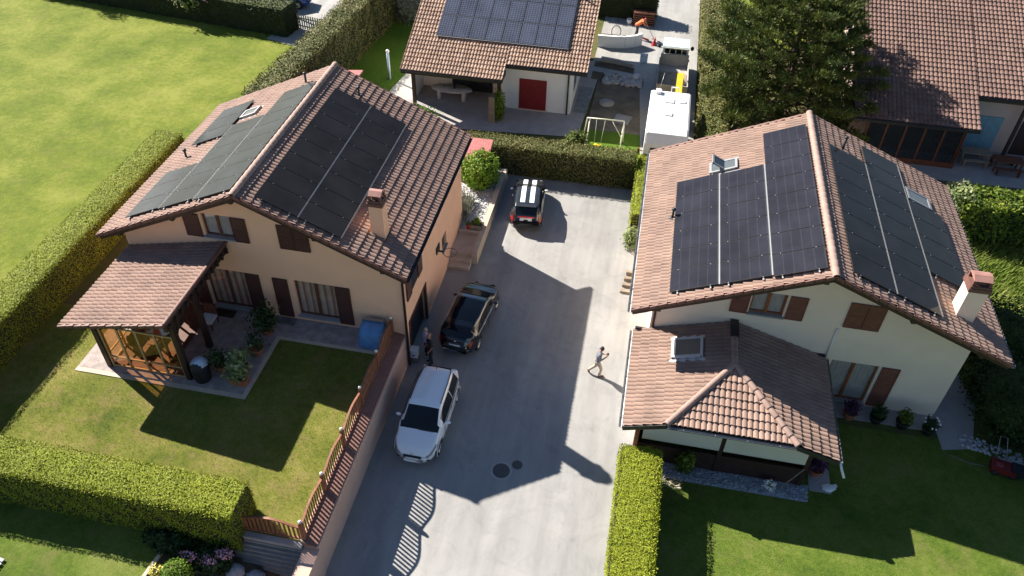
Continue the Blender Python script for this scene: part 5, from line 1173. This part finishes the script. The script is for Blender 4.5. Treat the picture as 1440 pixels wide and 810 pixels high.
# --- tipper truck
t = thing('tipper_truck', 'small tipper truck with open grey bed of earth on the side road', 'truck', (1.6, 50, 0))
mb = MB()
for x in (.62, 2.55): mb.box(x-.03, x+.03, 47.5, 51.4, .95, 1.45)
mb.box(.65, 2.52, 47.5, 47.56, .95, 1.45); mb.box(.65, 2.52, 51.34, 51.4, .95, 1.75); mb.box(.65, 2.52, 47.56, 51.34, .9, .96); mb.make('bed', 'concrete', t)
mb = MB(); g = 12; V = [(.68+1.8*i/g, 47.6+2.6*j/g, .97+.28*math.exp(-((i/g-.55)**2*5+(j/g-.45)**2*4))+.02*math.sin(i*5+j*3)) for i in range(g+1) for j in range(g+1)]
mb.add(V, [[i*(g+1)+j, (i+1)*(g+1)+j, (i+1)*(g+1)+j+1, i*(g+1)+j+1] for i in range(g) for j in range(g)], 0, True); mb.make('earth_load', 'sand', t)
mb = MB()
for x in (.8, 1.2, 1.6, 2.0, 2.4): mb.bar((x, 51.5, .9), (x, 51.5, 2.1), .05, .05)
for z in (1.7, 2.1): mb.bar((.7, 51.5, z), (2.5, 51.5, z), .05, .05)
mb.make('headboard_rack', 'cream', t)
mb = MB(); V = []
for x in (.72, 2.45):
    for y, z in ((51.6, .5), (51.6, 2.15), (52.9, 2.2), (53.3, 1.5), (53.35, .5)): V.append((x, y, z))
mb.add(V, [[0, 1, 2, 3, 4], [9, 8, 7, 6, 5]]+[[i, 5+i, 5+(i+1) % 5, (i+1) % 5] for i in range(5)]); cab = mb.make('cab', 'paleblue', t)
mb = MB(); mb.box(.85, 2.3, 51.585, 51.598, 1.5, 2.0); mb.make('rear_window', 'carglass', cab)
for x in (.75, 2.42):
    for y in (48.4, 52.4): mb = MB(); mb.tube([(x-.12, y, .38), (x+.12, y, .38)], .38, 18, smooth=False); mb.make('wheel', 'tyre', t)
for x in (.5, 2.7): mb = MB(); mb.ball((x, 52.6, 1.7), (.12, .06, .16)); mb.make('door_mirror', 'blacktrim', t)
# --- camper / white site wagon
t = thing('camper_van', 'large white camper parked on the side road behind the driveway hedge', 'camper', (1.45, 41, 0))
mb = MB(); V = []
for y, z1, z0_, in ((38.9, 2.2, .55), (39.15, 2.75, .5), (39.6, 2.9, .45), (43.6, 2.92, .45), (43.9, 2.85, .5)):
    for x in (.32, .42, 2.55, 2.65): V.append((x, y, z1-(.06 if x in (.32, 2.65) else 0)))
    V += [(2.65, y, z0_), (.32, y, z0_)]
mb.add(V, [[i*6+j, i*6+(j+1) % 6, (i+1)*6+(j+1) % 6, (i+1)*6+j] for i in range(4) for j in range(6)]+[list(range(6))[::-1], list(range(24, 30))], 0); mb.make('body', 'white', t)
for x0, x1, y0, y1 in ((1.2, 1.7, 42.4, 42.9), (2.0, 2.35, 42.5, 42.8), (1.25, 1.65, 40.9, 41.3)): mb = MB(); mb.box(x0, x1, y0, y1, 2.9, 2.98); mb.make('roof_hatch', 'white', t)
mb = MB(); mb.add([(.7, 38.93, 2.30-.1), (2.5, 38.93, 2.2), (2.5, 38.87, 1.2), (.7, 38.87, 1.2)], [[0, 1, 2, 3]]); mb.box(.7, 2.5, 38.84, 38.9, 1.2, 1.95); mb.make('window', 'carglass', t)
for x in (.4, 2.57):
    for y in (40.0, 42.6): mb = MB(); mb.tube([(x-.1, y, .36), (x+.1, y, .36)], .36, 16, smooth=False); mb.make('wheel', 'tyre', t)
mb = MB(); mb.box(.6, .9, 43.3, 43.7, 2.9, 3.1); mb.make('antenna_box', 'white', t)
mb = MB(); mb.tube([(.75, 43.6, 2.9), (.95, 44.1, 3.9)], .015, 5); mb.make('antenna', 'zinc', t)
for s_, z in ((.1, 1.6),): mb = MB(); mb.bar((.3, 39.2, 1.5), (.08, 39.1, 1.6), .05, .05); mb.box(.0, .12, 39.0, 39.14, 1.4, 1.75); mb.make('door_mirror', 'redwood', t)
# --- mini digger
t = thing('mini_excavator', 'yellow mini excavator with raised arm between camper and tipper truck', 'excavator', (2.2, 45.3, 0))
mb = MB(); mb.box(1.8, 2.7, 44.5, 45.7, .55, 1.5); mb.make('cab', 'yellow', t)
mb = MB(); mb.bar((2.05, 45.2, 1.5), (1.95, 46.3, 2.75), .34, .3); mb.bar((1.95, 44.2, 2.1), (1.95, 46.35, 2.8), .36, .28); mb.make('arm', 'yellow', t)
for x in (1.75, 2.75): mb = MB(); mb.box(x-.13, x+.13, 44.3, 45.9, .02, .5); mb.make('track', 'tyre', t)
mb = MB(); mb.box(1.75, 2.25, 43.9, 44.3, 1.6, 2.1); mb.make('seat', 'red', t)
mb = MB(); mb.bar((1.5, 44.2, 2.3), (1.5, 44.2, 3.0), .06, .06); mb.bar((1.5, 44.2, 3.0), (1.9, 44.2, 3.0), .06, .06); mb.bar((1.9, 44.2, 3.0), (1.9, 44.2, 2.4), .06, .06); mb.make('roll_bar', 'white', t)

# ================================================================== swing set, yard things
t = thing('swing_set', 'cream painted metal swing frame on the small lawn behind the browning hedge', 'swing', (-2, 41.3, 0))
mb = MB(); z = 2.1; mb.tube([(-3.1, 41.1, z), (-.98, 41.2, z)], .04, 8); mb.make('crossbar', 'cream', t)
for x, y, dx, dy in ((-3.1, 41.1, -.25, 1.0), (-2.95, 41.1, -.05, -1.0), (-.98, 41.2, -.05, -1.1), (-.98, 41.2, .05, 1.0)): mb = MB(); mb.tube([(x, y, z), (x+dx, y+dy, 0)], .035, 8); mb.make('leg', 'cream', t)
mb = MB()
for x in (-2.55, -2.05): mb.tube([(x, 41.15, z), (x+(.15 if x > -2.3 else .02)*-1, 41.0, .45)], .012, 5)
mb.make('swing_rope', 'cream', t); mb = MB(); mb.box(-2.58, -2.15, 40.9, 41.1, .42, .46); mb.make('swing_seat', 'yellow', t)
mb = MB(); mb.tube([(-1.7, 41.18, z), (-1.05, 40.9, 1.2)], .02, 6); mb.make('strut', 'cream', t)
t = thing('garden_wall', 'low curved white wall around the light yard beside the white house', 'wall', (-2.5, 55, 0))
pts = [(-3.95, 55.1), (-3.0, 55.15), (-2.0, 55.3), (-1.3, 55.65), (-.85, 56.1)]; mb = MB()
for a, b in zip(pts[:-1], pts[1:]): mb.bar((*a, .45), (*b, .45), .2, .9)
mb.make('wall_face', 'stuccoW', t)
t = thing('kerb_wall', 'low concrete edging with dark ditch in the dug up garden', 'kerb', (-2.2, 52, 0)); mb = MB()
for a, b in zip([(-3.4, 52.9), (-2.2, 52.7), (-1.1, 52.3)][:-1], [(-2.2, 52.7), (-1.1, 52.3)]): mb.bar((*a, .15), (*b, .15), .25, .3)
mb.make('edging', 'concrete', t)
flat('ditch', [(-3.8, 51.9), (-1.0, 51.4), (-1.0, 52.2), (-2.2, 52.55), (-3.8, 52.75)], .03, 'soil'); flat('ditch', [(-3.8, 50.0), (-1.6, 50.0), (-2.0, 50.9), (-3.8, 51.2)], .034, 'soil')
flat('light_well', [(-4.4, 45.2), (-3.5, 45.2), (-3.5, 48.8), (-4.4, 48.8)], .016, 'greypl')
mb = MB(); mb.obox((-1.2, 45.0, .05), (.5, -.1, 0), (.12, .5, 0), (0, 0, .04)); tag(mb.make('concrete_slab', 'slabblue'), 'square pale slab lying on the bare earth left of the camper', 'slab')
mb = MB(); mb.lathe((-2.4, 46.9, .02), [(.5, 0), (.5, .06), (.001, .08)], 18, cap=False); tag(mb.make('round_cover', 'concrete'), 'round concrete cover in the bare earth', 'cover')
for x, y, l, c in ((-2.2, 50.4, 'pale bucket on the dug up garden left of the rubble', 'stone'), (-.75, 50.6, 'white bucket at the right of the rubble heap', 'white'), (-2.0, 59.6, 'white sack leaning at the dark hedge foot', 'white')):
    t = thing('bucket', l, 'bucket', (x, y, 0)); mb = MB(); mb.lathe((x, y, .02), [(.16, 0), (.22, .36), (.19, .36), (.14, .04)], 14); mb.make('shell', c, t)
    mb = MB(); mb.tube([(x-.21, y, .36), (x-.12, y, .5), (x+.12, y, .5), (x+.21, y, .36)], .01, 5); mb.make('handle', 'zinc', t)
t = thing('traffic_cone', 'red cone standing beside the tipper truck cab', 'cone', (.1, 56.3, 0)); mb = MB(); mb.lathe((.1, 56.3, 0), [(.17, .03), (.03, .62), (.001, .62)], 12, cap=False); mb.make('cone_body', 'red', t); mb = MB(); mb.box(-.1, .3, 56.1, 56.5, .024, .05); mb.make('base', 'red', t)
t = thing('pallet_stack', 'stack of brown planks behind the worker at the hedge corner', 'planks', (-.9, 59.9, 0)); mb = MB()
for k in range(6): mb.box(-1.75, -.1, 59.5, 60.2, .03+k*.17, .13+k*.17)
mb.make('planks', 'redwood', t)
mb = MB(); mb.bar((-.9, 57.3, .06), (-.35, 56.95, .06), .12, .08); tag(mb.make('red_tool', 'red'), 'red tool lying on the ground in front of the worker', 'tool')
mb = MB(); mb.tube([(-2.7+.33*math.cos(a), 55.5+.05*math.sin(a), 1.1+.42*math.sin(a)) for a in np.linspace(0, 2*math.pi, 25)], .03, 6); tag(mb.make('wheel_hoop', 'iron'), 'dark round hoop standing on the curved white wall', 'hoop')
t = thing('wire_rail', 'thin rusty rail lines laid along the curved white wall', 'rail', (-2.5, 56.5, 0)); mb = MB()
for k in range(4): mb.bar((-3.9, 56.2+k*.35, .06), (-1.2, 56.3+k*.35, .06), .03, .03)
mb.make('bars', 'redwood', t)
mb = MB(); mb.box(-.72, -.2, 53.1, 53.2, 0, .75); tag(mb.make('sign_board', 'paleblue'), 'small pale board standing on the yard beside the ditch', 'board')
for (x, y, w, h), l in (((-20.2+4.2, 59.4, 1.2, .8), 'pale raised bed frame left of the other, behind the back lawn'), ((-14.4, 59.6, 1.2, .8), 'pale raised bed frame nearest the mottled tile roof')):
    t = thing('raised_bed', l, 'raised bed', (x, y, 0)); mb = MB()
    for s in (-1, 1): mb.box(x-w, x+w, y+s*h-.08, y+s*h+.08, 0, .45); mb.box(x+s*w-.08, x+s*w+.08, y-h+.08, y+h-.08, 0, .448)
    mb.make('frame', 'stone', t); mb = MB(); mb.box(x-w+.08, x+w-.08, y-h+.08, y+h-.08, 0, .35); mb.make('soil', 'mud', t)
# pale picket gate top left and lamp post
t = thing('picket_gate', 'pale picket gate between the dark hedge and the long ragged hedge', 'gate', (-23.8, 49.3, 1.7)); mb = MB()
a, b = np.array([-25.2, 49.6]), np.array([-22.3, 49.0])
for k in range(17): p = a+(b-a)*k/16; mb.bar((*p, 1.75), (*p, 2.75), .09, .03, (0, 1, 0))
mb.make('pickets', 'creamwood', t); mb = MB(); mb.bar((*a, 1.95), (*b, 1.95), .04, .08); mb.bar((*a, 2.5), (*b, 2.5), .04, .08); mb.make('rail', 'creamwood', t)
t = thing('wooden_post', 'grey post standing in front of the blue car', 'post', (-26.2, 51.6, 1.7)); mb = MB(); mb.tube([(-26.2, 51.6, 1.7), (-26.3, 51.7, 4.3)], [.12, .1], 8); mb.make('shaft', 'weatherwood', t)
flat('gate_path', [(-25.8, 47.4), (-23.0, 46.6), (-22.4, 49.2), (-25.2, 49.8)], 1.706, 'concrete')
t = thing('low_building', 'pink roofed annexe behind the dark hedge at the top edge', 'building', (-30, 54, 1.7)); mb = MB(); mb.box(-33.5, -29.6, 52.6, 56, 1.7, 3.3); mb.make('wall', 'stuccoP', t); mb = MB(); mb.box(-33.7, -29.4, 52.4, 56.2, 3.3, 3.42); mb.make('roof', 'pinkroof', t)
# thin sapling whose shadow falls on the far meadow
t = thing('young_tree', 'thin young tree at the top left of the meadow, cut by the frame', 'tree', (-41.5, 50.2, 1.7)); mb = MB(); mb.tube([(-41.5, 50.2, 1.7), (-41.4, 50.3, 4.4)], [.06, .03], 6); mb.make('trunk', 'bark', t); mb = MB(); blob(mb, (-41.4, 50.3, 4.6), (.8, .8, 1), 600, .14, 0, None, shell=.3); mb.make('crown', 'hedgeG', t)
mb = MB(); mb.tube([(16.0, 60, 0), (16, 60, 1)], .3, 8); 
bush('shrub', 'red flowering shrub beyond the brown roof at the top right', (22.2, 60.5, .8), (1.2, .8, .9), 'terracotta', 700, .18, core='hedgeD')

# the right hand plot lies about a metre below the driveway; it is enlarged about the camera position to fit its shadows
K, DZ = 1.044, -1.122
MS = Matrix.Translation((0, 0, DZ)) @ Matrix.Scale(K, 4); seen = set(); bpy.context.view_layer.update()
for o in [o for o in C.objects if o.parent is None]:
    ms = [m for m in ([o] if o.type == 'MESH' else list(o.children))]
    if not ms: continue
    bb = [Vector(c) for c in ms[0].bound_box]; c = o.location if o.type == 'EMPTY' else sum(bb, Vector())/8
    if not (c.x > 1.2 and c.y < 37.3) or o.name.startswith('sleeper'): continue
    if o.type == 'EMPTY':
        o.location = MS @ o.location
        for m in ms: m.matrix_parent_inverse = Matrix.Translation(o.location).inverted()
    for m in ms+[g for m in ms for g in m.children]:
        if m.data.name not in seen: seen.add(m.data.name); m.data.transform(MS)

# ================================================================== PEOPLE
def person(label, at, yaw, pose, mats, h=1.72, prop=None):
    """pose: joint dict in body frame (x right, y forward, z up) metres for h = 1.72"""
    k = h/1.72; cy, sy = math.cos(yaw), math.sin(yaw)
    T = lambda p: np.array([at[0]+k*(p[0]*cy-p[1]*sy), at[1]+k*(p[0]*sy+p[1]*cy), at[2]+k*p[2]])
    t = thing('person', label, 'person', at)
    J = {n: T(p) for n, p in pose.items()}
    def rem(mb, name, m, vox):
        o = mb.make(name, m, None); md = o.modifiers.new('r', 'REMESH'); md.mode = 'VOXEL'; md.voxel_size = vox; md.use_smooth_shade = True
        sm = o.modifiers.new('s', 'SMOOTH'); sm.iterations = 3
        dg = bpy.context.evaluated_depsgraph_get(); me = bpy.data.meshes.new_from_object(o.evaluated_get(dg)); o.modifiers.clear(); o.data = me
        if not me.materials: me.materials.append(M[m])
        setp(o, t); return o
    def limb(mb, a, b, ra, rb, ext=.02):
        a, b = np.array(a), np.array(b); d = unit(b-a); mb.tube([a-d*ext, a, (a+b)/2, b, b+d*ext], [ra*.6*k, ra*k, (ra+rb)/2*k*1.04, rb*k, rb*.6*k], 10); mb.ball(a, ra*k, 10, 6); mb.ball(b, rb*k, 10, 6)
    def torso(mb, e):
        pv, ch, nk = J['pelvis'], J['chest'], J['neck']
        side = unit(J['shR']-J['shL']); hs = unit(J['hipR']-J['hipL'])
        for s in (-1, 1):
            mb.tube([pv+hs*s*.08*k, (pv+ch)/2+side*s*.065*k, ch+side*s*.09*k, nk+side*s*.06*k-(0, 0, .05)], [(.095+e)*k, (.09+e)*k, (.105+e)*k, (.06+e)*k], 12); mb.ball(ch+side*s*.08*k, (.10+e)*k)
        mb.tube([pv, (pv+ch)/2, ch, nk], [(.11+e)*k, (.10+e)*k, (.12+e)*k, (.06+e)*k], 12); mb.ball(pv, (.125+e)*k); limb(mb, J['shL'], J['shR'], .062+e, .062+e)
    mb = MB(); torso(mb, 0); limb(mb, J['neck'], J['head']-(0, 0, .06), .055, .05)
    hd = J['head']; fw = T(pose['face'])-hd; fw = unit(fw); sd = unit(np.cross(fw, (0, 0, 1))); upv = np.cross(sd, fw)
    mb.ball(hd, (.078*k, .09*k, .112*k)); mb.ball(hd+fw*.03*k-upv*.05*k, (.055*k, .055*k, .06*k)); mb.ball(hd+fw*.095*k-upv*.012*k, (.016*k,)*3); mb.ball(hd+fw*.082*k-upv*.062*k, (.022*k, .014*k, .010*k))
    for s in (-1, 1): mb.ball(hd+sd*s*.08*k, (.012*k, .018*k, .028*k)); mb.ball(hd+sd*s*.032*k+fw*.08*k+upv*.014*k, (.012*k,)*3)
    for s in 'LR':
        limb(mb, J['sh'+s], J['el'+s], .048, .040); limb(mb, J['el'+s], J['wr'+s], .040, .027); limb(mb, J['hip'+s], J['kn'+s], .082, .055); limb(mb, J['kn'+s], J['an'+s], .055, .036)
        w = J['wr'+s]; d = unit(J['ha'+s]-w); a = unit(np.cross(d, (0.1, .2, 1))); b = np.cross(a, d); palm = w+d*.05*k
        mb.tube([w, palm, w+d*.09*k], [.024*k, .036*k, .034*k], 8)
        for i, (o, l) in enumerate(((-.027, .062), (-.009, .075), (.009, .07), (.027, .055))):
            r = w+d*.085*k+a*o*k; m1 = r+d*l*.55*k; m2 = m1+unit(d-b*.8)*l*.45*k; mb.tube([r, m1, m2], [.010*k, .009*k, .008*k], 6)
        r = w+d*.03*k+a*.03*k; mb.tube([r, r+unit(d+a*1.2)*.05*k, r+unit(d+a*1.0-b*.3)*.075*k], [.012*k, .011*k, .009*k], 6)
        f = J['to'+s]-J['an'+s]; mb.tube([J['an'+s]-unit(f)*.03, J['an'+s]*.5+J['to'+s]*.5, J['to'+s]], [.04*k, .04*k, .03*k], 8)
    rem(mb, 'body', mats['skin'], .011)
    if mats.get('shirt'):
        mb = MB(); torso(mb, .014)
        for s in 'LR': e = J['sh'+s]+(J['el'+s]-J['sh'+s])*.75; limb(mb, J['sh'+s], e, .064, .060)
        rem(mb, 'shirt', mats['shirt'], .016)
    mb = MB(); mb.ball(J['pelvis'], (.145*k, .13*k, .13*k)); limb(mb, J['hipL'], J['hipR'], .10, .10)
    for s in 'LR':
        limb(mb, J['hip'+s], J['kn'+s], .100, .075)
        e = J['kn'+s]+(J['an'+s]-J['kn'+s])*mats.get('len', .93); limb(mb, J['kn'+s], e, .075, .062)
    rem(mb, 'trousers', mats['trousers'], .016)
    for s in 'LR':
        f = unit(J['to'+s]-J['an'+s]); mb = MB(); a = J['an'+s]; mb.tube([a-f*.05*k-(0, 0, .02), (a+J['to'+s])/2-(0, 0, .01), J['to'+s], J['to'+s]+f*.03*k], [.048*k, .048*k, .042*k, .02*k], 10); mb.make('shoe', mats['shoe'], t)
    mb = MB(); mb.ball(hd-fw*.02*k+upv*.028*k, (.088*k, .096*k, .098*k), 14, 9); 
    if mats.get('long'): mb.ball(hd-fw*.05*k-upv*.05*k, (.085*k, .07*k, .12*k))
    o = mb.make('hair', mats['hair'], t)
    if prop: prop(J, t)
    return t
stand = dict(pelvis=(0, 0, .95), chest=(0, .0, 1.28), neck=(0, 0, 1.46), head=(0, .03, 1.61), face=(0, .2, 1.60), shL=(-.18, 0, 1.40), shR=(.18, 0, 1.40), elL=(-.24, -.03, 1.12), elR=(.24, -.03, 1.12), wrL=(-.22, .10, .90), wrR=(.22, .10, .90), haL=(-.21, .16, .82), haR=(.21, .16, .82),
    hipL=(-.09, 0, .90), hipR=(.09, 0, .90), knL=(-.10, .02, .48), knR=(.10, .02, .48), anL=(-.10, -.02, .08), anR=(.10, -.02, .08), toL=(-.12, .14, .04), toR=(.12, .14, .04))
walk = dict(stand, chest=(0, .03, 1.28), neck=(0, .06, 1.46), head=(0, .13, 1.60), face=(0, .28, 1.54), shL=(-.18, .04, 1.40), shR=(.18, .04, 1.40), elL=(-.22, .06, 1.12), elR=(.22, .08, 1.12), wrL=(-.10, .30, 1.18), wrR=(.08, .32, 1.20), haL=(-.05, .38, 1.24), haR=(.04, .38, 1.28),
    knL=(-.10, -.04, .50), anL=(-.11, -.33, .20), toL=(-.12, -.30, .04), knR=(.09, .17, .50), anR=(.10, .12, .08), toR=(.11, .30, .04))
def phone(J, t):
    c = (J['haL']+J['haR'])/2; mb = MB(); mb.obox(c+(0, 0, .02), (.05, 0, .03), (0, .05, 0), (-.01, 0, .015)); mb.ball(c+(0, 0, .05), (.05, .05, .04)); o = mb.make('remote_controller', 'blacktrim'); tag(o, 'small dark controller held in the hands of the walking man', 'controller')
person('person walking in the sun on the driveway, grey shirt, beige trousers, looking at both hands', (-.36, 23.25, 0), R(-80), walk, dict(skin='skint', shirt='greyshirt', trousers='beige', shoe='shoe', hair='hair', len=.93), 1.72, phone)
person('person in black t-shirt with bare arms standing behind the white car at the garage', (-7.45, 22.45, 0), R(120), stand, dict(skin='skint', shirt='black', trousers='darktr', shoe='black', hair='skint'), 1.76)
lady = dict(stand, elL=(-.25, .08, 1.15), wrL=(-.05, .26, 1.25), haL=(.03, .30, 1.28))
person('fair haired person in pale lilac top beside the one in black at the garage', (-7.75, 22.85, 0), R(-60), lady, dict(skin='skin', shirt='lilac', trousers='darktr', shoe='white', hair='hairgrey', long=True), 1.66)
bend = dict(stand, chest=(0, .28, 1.16), neck=(0, .42, 1.25), head=(0, .54, 1.30), face=(0, .66, 1.18), shL=(-.18, .37, 1.22), shR=(.18, .37, 1.22), elL=(-.2, .48, .95), elR=(.2, .5, .98), wrL=(-.08, .68, .85), wrR=(.1, .7, .88), haL=(-.05, .76, .8), haR=(.08, .78, .83), knL=(-.16, .06, .49), knR=(.16, .02, .49), anL=(-.22, -.02, .08), anR=(.22, -.05, .08), toL=(-.24, .14, .04), toR=(.24, .12, .04), pelvis=(0, -.05, .94))
def tool(J, t):
    c = (J['haL']+J['haR'])/2; e = np.array([c[0]+.55, c[1]-.2, .05]); mb = MB(); mb.tube([c-(e-c)*.5, c, e], .018, 6); mb.obox(e, (.12, 0, 0), (0, .05, 0), (0, 0, .02)); tag(mb.make('rake', 'weatherwood'), 'long handled tool in the hands of the bending worker', 'tool')
person('worker in orange top and dark trousers bending forward on the light yard', (-1.3, 57.3, 0), R(-75), bend, dict(skin='skint', shirt='orange', trousers='darktr', shoe='shoe', hair='red'), 1.8, tool)

# ================================================================== LIGHT, SKY, CAMERA
w = bpy.data.worlds.new("World"); S.world = w; w.use_nodes = True; nt = w.node_tree
bg = nt.nodes['Background']; sky = nt.nodes.new('ShaderNodeTexSky'); sky.sky_type = 'NISHITA'; sky.sun_disc = False
el = math.atan2(1, math.hypot(1.24, .63)); sky.sun_elevation = el; sky.sun_rotation = math.atan2(-1.24, .63); sky.altitude = 600
sky.air_density = 1.0; sky.dust_density = .3; sky.ozone_density = 3.0
nt.links.new(sky.outputs[0], bg.inputs[0]); bg.inputs[1].default_value = .047
sun = bpy.data.lights.new('sun', 'SUN'); sun.energy = 5.0; sun.angle = R(.5); sun.color = (1, .93, .83)
so = bpy.data.objects.new('sun', sun); C.objects.link(so); so.location = (-30, 40, 40); so.rotation_euler = Vector(SUNV).to_track_quat('-Z', 'Y').to_euler()
p, r, a = .73189, .02657, R(10.05)
f = Vector((0, math.cos(p), -math.sin(p))); rt = Vector((1, 0, 0)); up = rt.cross(f)
rt2 = rt*math.cos(r)+up*math.sin(r); up2 = -rt*math.sin(r)+up*math.cos(r); Rz = Matrix.Rotation(a, 3, 'Z')
rt2, up2, f = Rz @ rt2, Rz @ up2, Rz @ f
cam = bpy.data.cameras.new('camera'); co = bpy.data.objects.new('camera', cam); C.objects.link(co)
co.matrix_world = Matrix(((rt2.x, up2.x, -f.x, 0), (rt2.y, up2.y, -f.y, 0), (rt2.z, up2.z, -f.z, 25.5), (0, 0, 0, 1)))
cam.sensor_width = 36; cam.lens = 1117.7/1440*36; cam.clip_end = 1000; S.camera = co
S.view_settings.view_transform = 'Standard'; S.view_settings.look = 'None'; S.view_settings.exposure = 1.36; S.view_settings.gamma = 1
S.cycles.max_bounces = 8; S.cycles.transparent_max_bounces = 8; S.cycles.use_denoising = True
